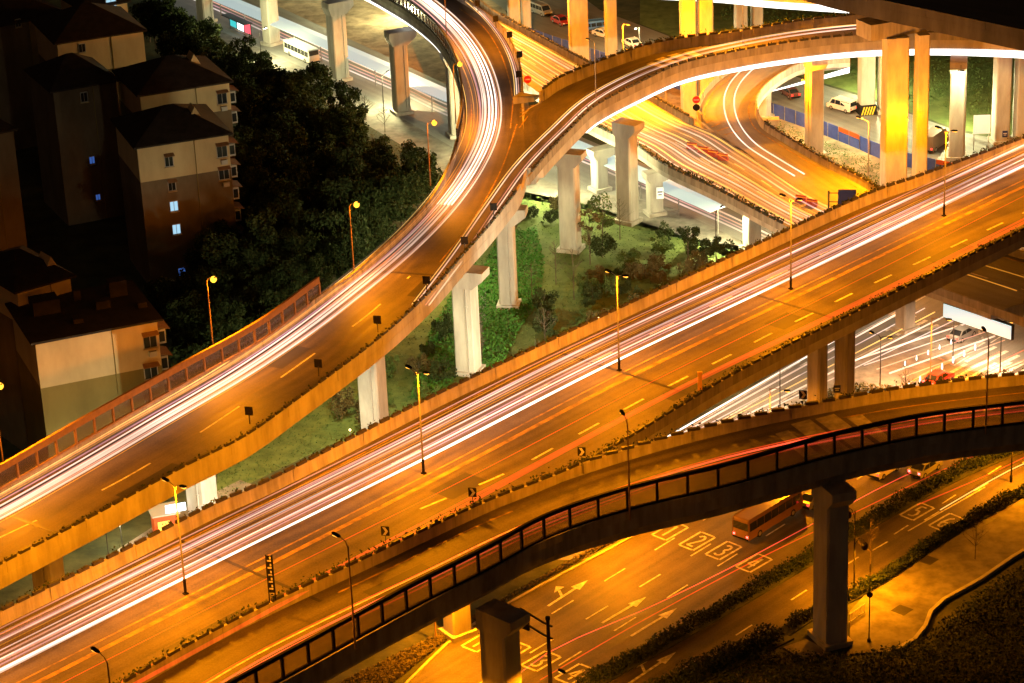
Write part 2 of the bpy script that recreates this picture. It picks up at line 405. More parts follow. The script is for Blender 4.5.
# ================================================================== OVERPASSES
# ---- main deck -----------------------------------------------------
zM = 17.0
far = [(0, 613), (130, 549), (220, 503), (260, 486), (433, 398), (559, 338), (724, 261), (876, 192), (917, 178), (1024, 139)]
nearp = [(120, 683), (220, 626), (384, 548), (480, 503), (584, 461), (675, 408), (724, 378), (885, 296), (1024, 228)]
rM = thing('elevated_road', 'widest straight orange lit elevated road crossing the whole picture, with double headed lamps along its middle', 'elevated road', at(500, 450, 0))
mF = pxc(far, zM, 1.3, ext0=45, ext1=45); mN = pxc(nearp, zM, 1.1, ext0=60, ext1=40)
dM = Deck(rM, mF, mN, fascia=1.0, inset=2.2, depth=2.1)
dM.parapet('far', 0, mF.len, h=1.3)
dM.parapet('near', 0, mN.len, h=1.1)
med = Cv([at(x, y, zM) for x, y in [(185.7, 594), (423.6, 473.5), (619.2, 371.5), (790.8, 289.5), (943.9, 216)]], ext0=70, ext1=50)
sx = lambda px, py, cv=med, z=zM: cv.near(at(px, py, z))
line_on(rM, med, 0, med.len, .45, .22, 'yellow_paint', name='centre_line')
line_on(rM, med, 0, med.len, 1.75, .55, 'yellow_paint', name='centre_line')
line_on(rM, med, 0, med.len, -3.9, .16, 'white_paint', dash=(4, 6))
mDash = Cv([at(x, y, zM) for x, y in [(420, 509), (508, 472), (557, 446), (649, 396), (732, 354), (772, 333), (813, 313), (851, 294), (930, 257), (1000, 224)]], ext1=40)
line_on(rM, mDash, 0, mDash.len, 0, .26, 'white_paint', dash=(3.2, 4.0))
line_on(rM, mN, 0, mN.len, 1.3 if dM.cross(mN, 50, 'near') else -1.3, .18, 'yellow_paint', name='edge_line')
line_on(rM, mF, 0, mF.len, 1.1 if dM.cross(mF, 50, 'far') else -1.1, .18, 'yellow_paint', name='edge_line')
for px, py in ((255, 575), (618, 372), (770, 300)):            # steel expansion joints across the deck
    x = sx(px, py); mb = MB(); r = med.right(x); mb.bar(med.off(x, -8.2, .006), med.off(x, 10.5, .006), .35, .012); mb.build('expansion_joint', M['dark_steel'], rM)
# piers of the main deck
for (px, py) in ((844, 425), (817, 425), (520, 560), (300, 640)):
    p = at(px, py, 0); t = med.tan(med.near(p)); pier(rM, p, zM-2.0, 1.8, 1.8, rz_of(t), m='concrete_stained')
x = sx(842, 280); t = med.tan(x); mb = MB(); pc = at(832, 425, 0)
mb.box((pc.x+1.2, pc.y+1.0, zM-2.7), (8.5, 2.8, 1.6), rz_of(med.right(x))); mb.build('crosshead', M['concrete_stained'], rM)

# ---- left curved deck ----------------------------------------------
zL = 16.0
rL = thing('elevated_road', 'curving elevated road sweeping from lower left up to the top past the dark houses', 'elevated road', at(300, 460, 0))
lF = [(0, 466, 3.3), (101, 408, 3.3), (168, 371, 3.3), (259, 321, 3.3), (320, 277, 3.3), (349, 277), (381, 249), (413, 219), (432, 198), (447, 172), (457, 146), (464, 108), (458, 68), (440, 35), (414, 12), (392, -2), (350, -24), (280, -48), (190, -68)]
lN = [(0, 563), (96, 513), (185, 465), (241, 437), (294, 400), (381, 335), (433, 287), (462, 254), (482, 232), (501, 209), (516, 189), (523, 174, .4), (525, 150, 0), (523, 125, 0), (521, 100, 0), (520, 72), (515, 54), (505, 32), (490, 16), (470, 2), (440, -16), (380, -42), (300, -66), (220, -88)]
cLF = pxc(lF, zL, 1.1, ext0=40); cLN = pxc(lN, zL, 1.1, ext0=40)
dL = Deck(rL, cLF, cLN, fascia=1.25, inset=1.5, depth=2.5)
sLF = lambda px, py, h=1.1: cLF.near(at(px, py, zL+h)); sLN = lambda px, py, h=1.1: cLN.near(at(px, py, zL+h))
dL.parapet('far', sLF(322, 302), sLF(457, 146))
dL.parapet('near', 0, sLN(519, 184), m='concrete'); dL.parapet('near', sLN(521, 90), cLN.len)
# ---- ramp to the right ----------------------------------------------
zR = lambda px: 16.0+1.5*max(0, min(1, (px-530)/150))
rR = thing('elevated_road', 'narrow ramp curving right from the fork, with a glowing white strip along its girder', 'elevated road', at(628, 222, 0))
rF = [(523, 168, 0), (525, 150, 0), (523.5, 125, 0), (527, 108, .4), (543, 94), (562, 81), (606, 63), (650, 48), (694, 40), (730, 36), (797, 25), (841, 20), (900, 14), (1000, 9), (1080, 8)]
rN = [(526, 177), (547, 152), (571, 127), (594, 106), (641, 81), (679, 64), (724, 53), (797, 41), (860, 34.5), (926, 32), (1000, 33), (1080, 37)]
cRF = pxc(rF, zR, 1.1); cRN = pxc(rN, zR, 1.1)
dR = Deck(rR, cRF, cRN, fascia=1.35, inset=1.2, depth=2.3)
sRN = lambda px, py, h=1.1: cRN.near(at(px, py, zR(px)+h)); sRF = lambda px, py, h=1.1: cRF.near(at(px, py, zR(px)+h))
dR.parapet('near', 0, cRN.len); dR.parapet('far', sRF(541, 95), cRF.len, h=1.6)
# gore nose between the two
g0 = at(521, 103, zL); mb = MB()
mb.sweep([[g0+Vector((-1.1, -.4, 0)), g0+Vector((1.9, .3, 0)), g0+Vector((1.9, .3, 1.1)), g0+Vector((-1.1, -.4, 1.1))], [at(520, 92, zL), at(540, 96, zL), at(540, 96, zL+1.1), at(520, 92, zL+1.1)]])
mb.build('gore_nose', M['concrete_stained'], rL)

def light_strip(root, cv, side_out, x0, x1, zt, h0, h1, name='light_strip'):
    """lit cover fixed under the edge of the girder, widening along its length"""
    mb = MB(); rings = []; xs = steps(x0, x1, 2.0)
    for x in xs:
        k = (x-x0)/(x1-x0); h = h0+(h1-h0)*k; o = side_out(x)
        rings.append([cv(x)+o*.33+Vector((0, 0, zt)), cv(x)+o*.45+Vector((0, 0, zt)), cv(x)+o*.30+Vector((0, 0, zt-h)), cv(x)-o*.10+Vector((0, 0, zt-h))])
    mb.sweep(rings); return mb.build(name, M['strip'], root)
light_strip(rR, cRN, lambda x: dR.out('near', x), sRN(585, 114), cRN.len, -1.36, .25, 1.2)
light_strip(rL, cLN if False else cLF, lambda x: dL.out('far', x), sLF(440, 37), cLF.len, -1.26, .15, .9)
# ---- under road U ---------------------------------------------------
zU = 8.0
rU = thing('elevated_road', 'low elevated road full of bright orange light streaks passing beneath the curved ramp and the main deck', 'elevated road', at(700, 240, 0))
uF = [(440, -32), (470, -8), (489, 8), (512, 22), (547, 41), (594, 66), (640, 89), (665, 104), (691, 118), (720, 136, 0), (760, 162, 0), (830, 208, 0), (900, 226), (960, 235), (1024, 252), (1090, 270)]
uN = [(480, 48), (520, 78), (560, 104), (590, 122), (640, 147), (665, 164), (716, 188), (785, 224), (860, 258), (953, 291), (1024, 317), (1090, 342)]
cUF = pxc(uF, zU, 1.0); cUN = pxc(uN, zU, 1.0)
dU = Deck(rU, cUF, cUN, fascia=.7, inset=1.4, depth=1.7, mat_road='asphalt_pale')
sUF = lambda px, py, h=1.0: cUF.near(at(px, py, zU+h)); sUN = lambda px, py, h=1.0: cUN.near(at(px, py, zU+h))
dU.parapet('far', 0, sUF(693, 119), h=1.0); dU.parapet('near', 0, cUN.len, h=1.0)
dU.parapet('far', sUF(905, 227), cUF.len, h=1.0)
# ---- loop S ---------------------------------------------------------
zS = lambda px: 8.0
rS = thing('elevated_road', 'small looping slip road bending round to join the bright low road', 'elevated road', at(800, 165, 0))
sF_ = [(850, 36), (800, 42), (760, 52), (738, 62), (716, 78), (704, 92), (699, 108), (702, 120, 0), (720, 136.5, 0), (760, 162.5, 0), (830, 208.5, 0), (860, 222, 0)]
sN_ = [(850, 56), (830, 57), (803, 62), (785, 70), (768, 82), (757, 95), (755, 108), (762, 122), (777, 132), (821, 158), (862, 179), (879, 190), (915, 206)]
cSF = pxc(sF_, zS, 1.0); cSN = pxc(sN_, zS, 1.0)
dS = Deck(rS, cSF, cSN, step=1.2, fascia=.7, inset=1.0, depth=1.6, mat_road='asphalt_pale')
dS.parapet('far', 0, cSF.near(at(700, 115, zS(700)+1))); dS.parapet('near', 0, cSN.len)
light_strip(rS, cSN, lambda x: dS.out('near', x), cSN.near(at(772, 80, zS(770)+1)), 0.1, -.72, .1, .9)
# ---- front ramp N ---------------------------------------------------
zN = lambda px: 17.0+3.0*max(0, min(1, (px-560)/270))
rN_ = thing('elevated_road', 'dim curved ramp in the foreground with a dark framed screen along its outer edge', 'elevated road', at(830, 640, 0))
nF = [(120, 683), (220, 626), (384, 548), (480, 503), (584, 464), (680, 435), (760, 416), (840, 400), (905, 389), (1024, 375), (1100, 369)]
nN = [(230, 679), (310, 636), (410, 582), (480, 547), (549, 511), (627, 485), (723, 462), (830, 432), (930, 411), (1024, 399), (1100, 391)]
cNF = pxc(nF, zN, 1.1, ext0=45); cNN = pxc(nN, zN, 3.2, ext0=45)
for c in (cNF, cNN): c.d[0].z = 17
dN = Deck(rN_, cNF, cNN, fascia=1.3, inset=1.0, depth=3.0, mat_side='concrete_stained')
sNF = lambda px, py, h=1.1: cNF.near(at(px, py, zN(px)+h)); sNN = lambda px, py, h=3.2: cNN.near(at(px, py, zN(px)+h))
dN.parapet('far', sNF(584, 464), cNF.len)
dN.parapet('near', 0, cNN.len, h=.75, t=.5, name='plinth')
for px, py in ((830, 640), (505, 745)):
    p = at(px, py, 0); x = cNN.near(p); c = p; t = cNN.tan(x); zt = zN(px)-2.9
    pier(rN_, p, zt, 3.1, 2.3, rz_of(cNN.right(x)), cap=(4.2, 1.9), m='concrete', capm='concrete', capdir=.55)
p = at(458, 634, 0); pier(rN_, p, 14.2, 2.2, 2.0, rz_of(cNN.tan(cNN.near(p))))
# ---- high dark overpass H -------------------------------------------
zH = 28.0
rH = thing('elevated_road', 'unlit high overpass cutting off the top right corner on tall orange columns', 'elevated road', at(900, 192, 0))
hN = [(420, -128), (560, -92), (697, -52), (830, -13), (929, 9), (1024, 29), (1120, 50)]
cHN = pxc(hN, zH, 1.1); cHF = Cv([cHN.off(x, -17) for x in steps(0, cHN.len, 12)])
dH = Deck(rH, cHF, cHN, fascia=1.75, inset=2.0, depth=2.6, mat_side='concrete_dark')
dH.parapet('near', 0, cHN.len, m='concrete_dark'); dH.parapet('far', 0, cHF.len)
for px, py, w, d in ((893, 193, 3.3, 2.6), (919, 190, 1.7, 2.2), (580, 82, 3.0, 2.6), (612, 74, 1.8, 2.2), (689, 116, 2.2, 2.4), (706, 114, 2.2, 2.4), (741, 66, 1.9, 2.4), (757, 64, 1.7, 2.4), (866, 112, 2.3, 2.3), (882, 112, 1.2, 2.0), (1000, 142, 2.3, 2.2), (1019, 141, 1.7, 2.2), (515, 42, 2.0, 2.2), (527, 38, 1.5, 2.0)):
    p = at(px, py, 0); pier(rH, p, zH-(4.86 if px in (893, 919) else 2.5), w, d, .12, m='concrete')
mb = MB(); p = at(905, 193, 0)
mb.box((p.x-1.2, p.y+2.2, zH-3.75), (11, 3.8, 2.25), .42); mb.build('crosshead', M['concrete_stained'], rH)
# ---- ramp Q behind, only its lit edge shows --------------------------
zQ = 20.0
rQ = thing('elevated_road', 'far ramp at the top edge of which only a white lit girder edge shows', 'elevated road', at(760, 60, 0))
qN = [(560, -30), (640, -24), (724, -20), (767, -16), (850, -11), (940, -6)]
cQN = pxc(qN, zQ, 1.1); cQF = Cv([cQN.off(x, -8) for x in steps(0, cQN.len, 8)])
dQ = Deck(rQ, cQF, cQN, fascia=1.5, inset=1.0, depth=2.2); dQ.parapet('near', 0, cQN.len); dQ.parapet('far', 0, cQF.len)
light_strip(rQ, cQN, lambda x: dQ.out('near', x), 0.5, cQN.near(at(852, -11, zQ+1.1)), -1.5, .8, 1.1)
# ---- piers of the curved roads --------------------------------------
for px, py, w, d in ((509, 306, 2.2, 2.0), (469, 372, 2.6, 2.4), (376, 440, 2.6, 2.4), (205, 527, 2.6, 2.4), (52, 604, 2.6, 2.4), (457, 136, 2.2, 2.2), (402, 113, 2.4, 2.2), (340, 80, 2.6, 2.4), (272, 44, 2.4, 2.2), (206, 22, 2.4, 2.2)):
    p = at(px, py, 0); q = cLF.near(p); t = cLF.tan(q)
    pier(rL, p, zL-2.4, w, d, rz_of(cLF.right(q)), cap=(4.6, 2.2), capdir=.5, pipe=True)
for px, py in ((571, 250), (628, 222), (814, 154), (956, 158)):
    p = at(px, py, 0); q = cRN.near(p); pier(rR, p, zR(px)-2.2, 2.5, 2.2, rz_of(cRN.right(q)), cap=(3.8, 1.9), capdir=.4, pipe=px > 700)
for px, py in ((655, 214), (752, 250), (600, 190), (905, 330)):
    p = at(px, py, 0); q = cUN.near(p); pier(rU, p, zU-1.6, 2.0, 1.8, rz_of(cUN.right(q)), cap=(5, 1.4), capdir=-1.0)
for px, py in ((770, 160), (765, 118)):
    p = at(px, py, 0); q = cSN.near(p); pier(rS, p, zS(px)-1.5, 1.6, 1.5, rz_of(cSN.right(q)), cap=(2.6, 1.0))
# ---- markings of the curved roads -----------------------------------
sgF = 1 if dL.cross(cLF, 60, 'far') else -1
line_on(rL, cLF, 0, cLF.len, sgF*1.0, .18, 'yellow_paint', name='edge_line')
line_on(rL, cLN, 0, sLN(455, 262), (1 if dL.cross(cLN, 60, 'near') else -1)*1.0, .18, 'yellow_paint', name='edge_line')
lA = Cv([at(x, y, zL) for x, y in [(20, 528), (110, 486), (188, 440), (228, 414), (290, 371), (325, 346), (370, 313), (410, 276)]], ext0=20)
line_on(rL, lA, 0, lA.len, 0, .22, 'white_paint', dash=(7, 8))
lB = Cv([at(x, y, zL) for x, y in [(440, 262), (470, 224), (500, 172), (517, 124)]])
line_on(rL, lB, 0, lB.len, 0, .2, 'yellow_paint', name='edge_line')
lC = Cv([at(x, y, zL) for x, y in [(517, 128), (519, 100), (514, 74), (504, 48), (487, 24), (465, 8)]])
line_on(rL, lC, 0, lC.len, -.9, .18, 'yellow_paint', name='edge_line')
lD = Cv([at(x, y, zL+.02) for x, y in [(517, 128), (530, 112), (548, 101)]])
line_on(rR, lD, 0, lD.len, .3, .2, 'yellow_paint', name='edge_line')
mb = MB()
for a in ((519.5, 117, 526, 113), (520, 113, 530, 109), (520.5, 109, 534, 105)):
    mb.bar(at(a[0], a[1], zL+.012), at(a[2], a[3], zL+.012), .22, .01)
mb.build('gore_chevron', M['yellow_paint'], rL)
for px, py in ((22, 520), (445, 275)):
    x = cLN.near(at(px, py, zL)); r = cLN.right(x); s_ = 1 if dL.cross(cLN, x, 'near') else -1; mb = MB(); mb.bar(cLN.off(x, s_*.4, .008), cLN.off(x, s_*9, .008), .4, .012); mb.build('expansion_joint', M['dark_steel'], rL)
line_on(rN_, cNF, sNF(330, 575), cNF.len, (1 if dN.cross(cNF, 60, 'far') else -1)*1.7, .2, 'yellow_paint', name='edge_line')
line_on(rN_, cNF, 0, cNF.len, (1 if dN.cross(cNF, 60, 'far') else -1)*4.6, .2, 'white_paint', name='edge_line')
for c, dk, rt, a in ((cUF, dU, rU, 'far'), (cUN, dU, rU, 'near'), (cSN, dS, rS, 'near')):
    line_on(rt, c, 1, c.len-1, (1 if dk.cross(c, c.len/2, a) else -1)*.9, .2, 'yellow_paint', name='edge_line')
line_on(rS, cSF, 1, cSF.near(at(704, 122, 8)), (1 if dS.cross(cSF, 10, 'far') else -1)*.8, .2, 'yellow_paint', name='edge_line')
uM = dU.mid(.5); line_on(rU, uM, 0, uM.len, 0, .2, 'white_paint', dash=(3, 5))
uM2 = dU.mid(.27); line_on(rU, uM2, 0, uM2.len, 0, .2, 'white_paint', dash=(3, 5))
mb = MB()
for a in ((706, 123, 713, 120), (711, 127, 721, 123), (717, 131, 729, 127), (724, 135, 737, 131)):
    mb.bar(at(a[0], a[1], zU+.012), at(a[2], a[3], zU+.012), .35, .01)
mb.build('gore_chevron', M['yellow_paint'], rS)

def patches(root, cv, lst):
    for x, d, l, w in lst:
        mb = MB(); ribbon(mb, [cv.off(k, d, .0025) for k in steps(x, x+l, 1.5)], [cv.right(k) for k in steps(x, x+l, 1.5)], w); mb.build('road_patch', M['asphalt_patch'], root)
patches(rM, med, [(62, 7.2, 9, 2.6), (98, 4.6, 5, 3.0), (128, 8.6, 14, 1.4), (150, 5.2, 4, 2.8), (176, 7.6, 7, 2.2), (84, 9.6, 6, 1.2), (205, 4.4, 9, 2.6)])
patches(rL, lA, [(30, 3.0, 8, 2.2), (62, -2.4, 6, 2.6), (85, 2.6, 10, 1.3), (110, 3.4, 4, 2.6), (14, -2.0, 5, 2.4)])
patches(rN_, cNF, [(70, 4.2*(1 if dN.cross(cNF, 60, 'far') else -1), 7, 2), (112, 3.4*(1 if dN.cross(cNF, 60, 'far') else -1), 10, 1.2), (140, 5.2*(1 if dN.cross(cNF, 60, 'far') else -1), 5, 2.2)])
# ---- framed screens --------------------------------------------------
def screen(deck, side, x0, x1, h, label, pane, steel, base=.75, pitch=2.9, rail=.38, low=None):
    c = deck.far if side == 'far' else deck.near
    t = thing('noise_barrier', label, 'noise barrier', c(x0))
    xs = steps(x0, x1, pitch); up = lambda z: Vector((0, 0, z))
    fx = steps(x0, x1, 1.2); mb = MB()
    mb.sweep([[c(x)+deck.out(side, x)*a+up(b) for a, b in ((.08, h-rail), (.36, h-rail), (.36, h), (.08, h))] for x in fx])
    mb.build('top_rail', M[steel], t)
    mb = MB(); mb.sweep([[c(x)+deck.out(side, x)*a+up(b) for a, b in ((.10, base+.003), (.34, base+.003), (.34, base+.22), (.10, base+.22))] for x in fx]); mb.build('bottom_rail', M[steel], t)
    for x in xs:
        mb = MB(); o = deck.out(side, x); tt = c.tan(x); mb.box(c(x)+o*.22+up((h-rail+base+.2)/2), (.22, .24, h-rail-base-.2), rz_of(tt)); mb.build('post', M[steel], t)
    for a, b in zip(xs, xs[1:]):
        mb = MB(); pa, pb = c(a+.14)+deck.out(side, a)*.22, c(b-.14)+deck.out(side, b)*.22
        mb.sweep([[pa+deck.out(side, a)*k+up(z) for k, z in ((-.02, base+.24), (.02, base+.24), (.02, h-rail-.01), (-.02, h-rail-.01))], [pb+deck.out(side, b)*k+up(z) for k, z in ((-.02, base+.24), (.02, base+.24), (.02, h-rail-.01), (-.02, h-rail-.01))]])
        mb.build('screen_panel', M[pane], t)
    return t
screen(dN, 'near', 4, cNN.len-1, 3.2, 'dark framed transparent screen along the outer edge of the foreground ramp', 'panel_glass', 'black')
dL.parapet('far', 0, sLF(320, 303), h=.75, t=.5, name='plinth')
screen(dL, 'far', 2, sLF(320, 277, 3.3), 3.3, 'brown framed smoked screen on the left edge of the curving road', 'panel_glass_left', 'rust_steel', rail=.75)
dL.parapet('far', sLF(457, 146)+.05, cLF.len, h=.75, t=.5, name='plinth')
screen(dL, 'far', sLF(457, 140), cLF.len-1, 2.6, 'dark railed screen along the inside of the bend at the top of the curving road', 'panel_glass_left', 'dark_steel', pitch=1.6, rail=.25)

# ---- planters along the parapets -------------------------------------
planter(dM, 'far', 30, mF.len-30, 1.3, 'long row of low planters on the far parapet of the main elevated road', dens=8, tall=.3)
planter(dM, 'near', 50, mN.near(at(590, 458, 18)), 1.1, 'row of planters on the divider between main road and foreground ramp', dens=13, tall=.45)
planter(dM, 'near', mN.near(at(592, 457, 18)), mN.len-20, 1.1, 'thick overgrown planters on the near parapet of the main elevated road', dens=16, tall=.42, size=.14)
planter(dN, 'far', sNF(592, 461), cNF.len-2, 1.1, 'row of planters on the inner parapet of the foreground ramp', dens=10, tall=.35)
planter(dL, 'near', 20, sLN(516, 189), 1.1, 'row of planters on the lower parapet of the left curving road', dens=5, tall=.15)
planter(dR, 'near', sRN(530, 172), sRN(1000, 33), 1.1, 'row of planters on the near parapet of the curved ramp', dens=5, tall=.15)
planter(dR, 'far', sRF(545, 93), sRF(870, 17), 1.6, 'row of overgrown planters on the far parapet of the curved ramp', dens=14, tall=.4)
planter(dU, 'near', sUN(560, 104), sUN(790, 226), 1.0, 'hedge like planters on the near parapet of the low orange road', dens=32, tall=.5)
planter(dS, 'near', cSN.near(at(765, 124, 9)), cSN.len-3, 1.0, 'planters on the outer parapet of the looping slip road', dens=22, tall=.4)
planter(dU, 'far', sUF(500, 15), sUF(690, 117), 1.0, 'thin planters on the far parapet of the low orange road', dens=5, tall=.2)

# ================================================================== GROUND
def sheet(name, px, m, lvl=1, z=None, uvdir=None):
    zz = lvl*.004 if z is None else z
    mb = MB(); pts = [at(x, y, 0) for x, y in px]
    for p in pts: p.z = zz
    d = (uvdir or Vector((.684, .729, 0))).normalized(); r = Vector((d.y, -d.x, 0))
    for i, p in enumerate(pts): mb.uv[i] = (p.dot(r), p.dot(d))
    mb.poly(pts); o = mb.build(name, M[m]); 
    if o.data.polygons[0].normal.z < 0: o.data.flip_normals()
    return tag(o, kind='structure')
mb = MB(); mb.poly([(-900, -200, 0), (900, -200, 0), (900, 1500, 0), (-900, 1500, 0)]); tag(mb.build('ground', M['soil']), kind='structure')
sa_f = [(-60, -140), (120, -62), (238, -12), (395, 60), (449, 86), (579, 136), (731, 201), (860, 260), (1000, 330)]
sa_n = [(-90, -120), (100, -28), (200, 22), (290, 62), (345, 86), (408, 122), (450, 146), (560, 186), (640, 200), (672, 208), (740, 240), (860, 300), (980, 372)]
sa_dir = at(731, 201)-at(238, -12)
sheet('street', sa_f+sa_n[::-1], 'asphalt_pale', 2, uvdir=sa_dir)
sheet('pavement', sa_n[2:11]+[(752, 268), (700, 246), (640, 226), (600, 212), (530, 200), (455, 190), (420, 156), (345, 112), (262, 70)], 'paving', 1)
sheet('dirt_lot', [(238, -12), (395, 60), (449, 86), (530, 115), (520, 40), (470, -60), (200, -120)], 'dirt', 1)
sheet('lawn', [(215, 500), (330, 445), (420, 420), (470, 395), (560, 350), (700, 285), (760, 250), (690, 238), (590, 205), (490, 185), (440, 215), (400, 330), (300, 400), (220, 455)], 'lawn', 1)
sheet('garden_path', [(440, 415), (462, 395), (478, 330), (480, 290), (486, 290), (486, 335), (476, 392), (452, 420)], 'paving', 2)
sheet('car_park', [(480, -8), (533, 30), (640, 66), (774, 106), (941, 166), (1060, 180), (1060, 150), (960, 132), (860, 96), (780, 72), (700, 48), (600, 10), (560, -20), (480, -40)], 'asphalt_pale', 2, uvdir=sa_dir)
sheet('lawn', [(700, 46), (780, 70), (860, 94), (960, 130), (1100, 150), (1100, -60), (640, -60), (640, 24)], 'lawn', 1)
sheet('dirt_strip', [(560, 55), (640, 78), (774, 116), (941, 176), (1060, 192), (1000, 240), (800, 200), (560, 100)], 'dirt', 1)
rb = at(930, 285)-at(690, 420)
sheet('street', [(480, 560), (640, 455), (820, 345), (950, 268), (1100, 190), (1220, 300), (1100, 400), (905, 440), (700, 500), (600, 560)], 'asphalt_pale', 3, uvdir=rb)
sheet('traffic_island', [(735, 430), (800, 392), (850, 362), (905, 336), (950, 326), (985, 336), (905, 386), (880, 408), (800, 440)], 'paving', 5, z=.14)
g1l = [(300, 770), (400, 690), (460, 634), (519, 598), (601, 554), (667, 519), (760, 475), (860, 428), (1024, 362), (1120, 322)]
g1r = [(420, 782), (545, 711), (724, 610), (817, 555), (860, 529), (950, 479), (1024, 447), (1120, 406)]
g2r = [(520, 770), (600, 724), (724, 663), (783, 634), (811, 616), (868, 589), (946, 537), (1024, 493), (1120, 447)]
gd = at(713, 569)-at(625, 624); gd.normalize(); gr = Vector((gd.y, -gd.x, 0))
sheet('road', g1l+g1r[::-1], 'asphalt', 4, uvdir=gd)
sheet('road', g1r+g2r[::-1], 'asphalt', 5, uvdir=gd)
def kerb(name, px, w=.3, h=.14, m='concrete', z=0):
    c = Cv([at(x, y, 0) for x, y in px]); mb = MB()
    mb.sweep([[c.off(x, -w/2, z-.02), c.off(x, -w/2, z+h), c.off(x, w/2, z+h), c.off(x, w/2, z-.02)] for x in steps(0, c.len, 3)])
    return tag(mb.build(name, M[m]), kind='structure')
kerb('kerb', g1l[1:]); 
kerb('kerb', [(735, 430), (800, 392), (850, 362), (905, 336), (950, 326), (985, 336), (905, 386), (880, 408)])
sheet('plaza', [(850, 612), (868, 592), (946, 541), (1024, 497), (1120, 450), (1120, 505), (1024, 552), (979, 582), (935, 608), (920, 637), (895, 652), (850, 655)], 'paving', 6, z=.12)
for x, y in ((928, 560), (985, 520), (902, 610)):
    mb = MB(); p = at(x, y, .125); mb.box((p.x, p.y, .124), (1.6, 1.6, .012), .8); tag(mb.build('drain_cover', M['asphalt_patch']), kind='structure')
kerb('kerb', [(895, 652), (920, 637), (935, 608), (979, 582), (1024, 552), (1120, 505)], h=.35, w=.4)
sheet('footpath', [(783, 648), (806, 640), (830, 652), (808, 664)], 'paving', 6, z=.10)
sheet('footpath', [(724, 676), (750, 668), (790, 700), (740, 720)], 'paving', 6, z=.10)
sheet('footpath', [(10, 640), (60, 590), (120, 548), (176, 512), (240, 480), (262, 488), (200, 522), (130, 560), (60, 610)], 'paving', 3)
sheet('footpath', [(232, 300), (262, 255), (290, 232), (310, 215), (318, 205), (312, 202), (300, 212), (280, 230), (250, 252), (226, 294)], 'paving', 3)
sheet('footpath', [(238, 148), (262, 150), (300, 185), (320, 200), (312, 206), (285, 190), (258, 168)], 'paving', 4)
# kerbed beds carrying the hedges
def bed(name, cpx, w, h=.16):
    c = Cv([at(x, y, 0) for x, y in cpx]); mb = MB()
    mb.sweep([[c.off(x, -w/2, 0), c.off(x, -w/2, h), c.off(x, w/2, h), c.off(x, w/2, 0)] for x in steps(0, c.len, 3)])
    tag(mb.build(name, M['soil']), kind='structure'); return c
b1 = bed('hedge_bed', g1r, 2.0); b2 = bed('hedge_bed', g2r[3:], 1.6); b3 = bed('hedge_bed', g2r[:4], 3.0)
def hedge(c, x0, x1, w, h, label, n, m='leaf_dark', size=.24, gap=None):
    mb = MB(); t = thing('hedge', label, 'hedge', c(x0)); k = 0
    while k < n:
        x = random.uniform(x0, x1)
        hh = h*(.75+.35*math.sin(x*.9)*math.sin(x*.37)+random.uniform(-.1, .25))
        mb.leaf(c.off(x, random.uniform(-w/2, w/2), .1+hh*random.random()**.6), size*random.uniform(.6, 1.3)); k += 1
    o = mb.build('foliage', M[m], None); o.parent = t; o.matrix_parent_inverse = Matrix.Translation(-c(x0)); 
    mb = MB()
    for x in steps(x0, x1, 1.5): mb.tube([c.off(x, 0, .1), c.off(x, .05, h*.6)], [.04, .02], 5)
    o = mb.build('stems', M['bark'], None); o.parent = t; o['kind'] = 'stuff'; o.matrix_parent_inverse = Matrix.Translation(-c(x0))
    return t
hedge(b1, 2, b1.len-2, 1.7, 1.1, 'long clipped hedge on the median between the two numbered roads', 20000, size=.14)
hedge(b2, 1, b2.len-2, 1.3, 1.0, 'clipped hedge between the numbered road and the pale plaza', 11000, size=.14)
hedge(b3, 2, b3.len-1, 2.6, 1.3, 'ragged hedge along the lower road at the bottom of the picture', 9000, size=.15)

# ---- markings on the numbered road -----------------------------------
rdz = .034
DIG = {'1': [[(.5, .1), (.5, .9)], [(.5, .9), (.38, .78)]], '2': [[(.25, .78), (.4, .9), (.62, .9), (.75, .76), (.7, .58), (.25, .1), (.77, .1)]], '3': [[(.25, .82), (.45, .9), (.7, .84), (.74, .66), (.5, .53), (.74, .38), (.72, .18), (.46, .1), (.24, .18)]],
       '4': [[(.62, .1), (.62, .9), (.2, .36), (.8, .36)]], '5': [[(.74, .9), (.3, .9), (.27, .54), (.6, .58), (.76, .36), (.66, .14), (.25, .12)]], '6': [[(.7, .88), (.42, .76), (.26, .42), (.34, .14), (.62, .1), (.76, .3), (.62, .5), (.32, .42)]]}
def number_box(ch, cx, cy, k=1.0):
    a = Vector((22.2, -12.9))*k; b = Vector((14.2, 5.6))*k; o = Vector((cx, cy))-a/2-b/2
    P = lambda u, v: at(*(o+a*v+b*u), rdz)
    mb = MB()
    def stroke(pts, w):
        for p, q in zip(pts, pts[1:]): mb.bar(P(*p), P(*q), w, .008)
    stroke([(0, 0), (0, 1)], .24); stroke([(1, 0), (1, 1)], .24); stroke([(.07, 0), (.93, 0)], .24); stroke([(.07, 1), (.93, 1)], .24)
    for st in DIG[ch]: stroke([(.12+.76*u, .08+.84*v) for u, v in st], .26)
    return tag(mb.build('lane_number', M['white_paint']), kind='structure')
for ch, x, y, k in (('1', 670, 531, 1), ('2', 697, 541, 1), ('3', 723.5, 550.5, 1), ('4', 754, 563, 1), ('5', 917, 511.5, .95), ('6', 946, 522, .95), ('1', 481, 642, 1.08), ('2', 511, 651, 1.08), ('3', 541, 661, 1.1), ('4', 575, 674, 1.12)): number_box(ch, x, y, k)
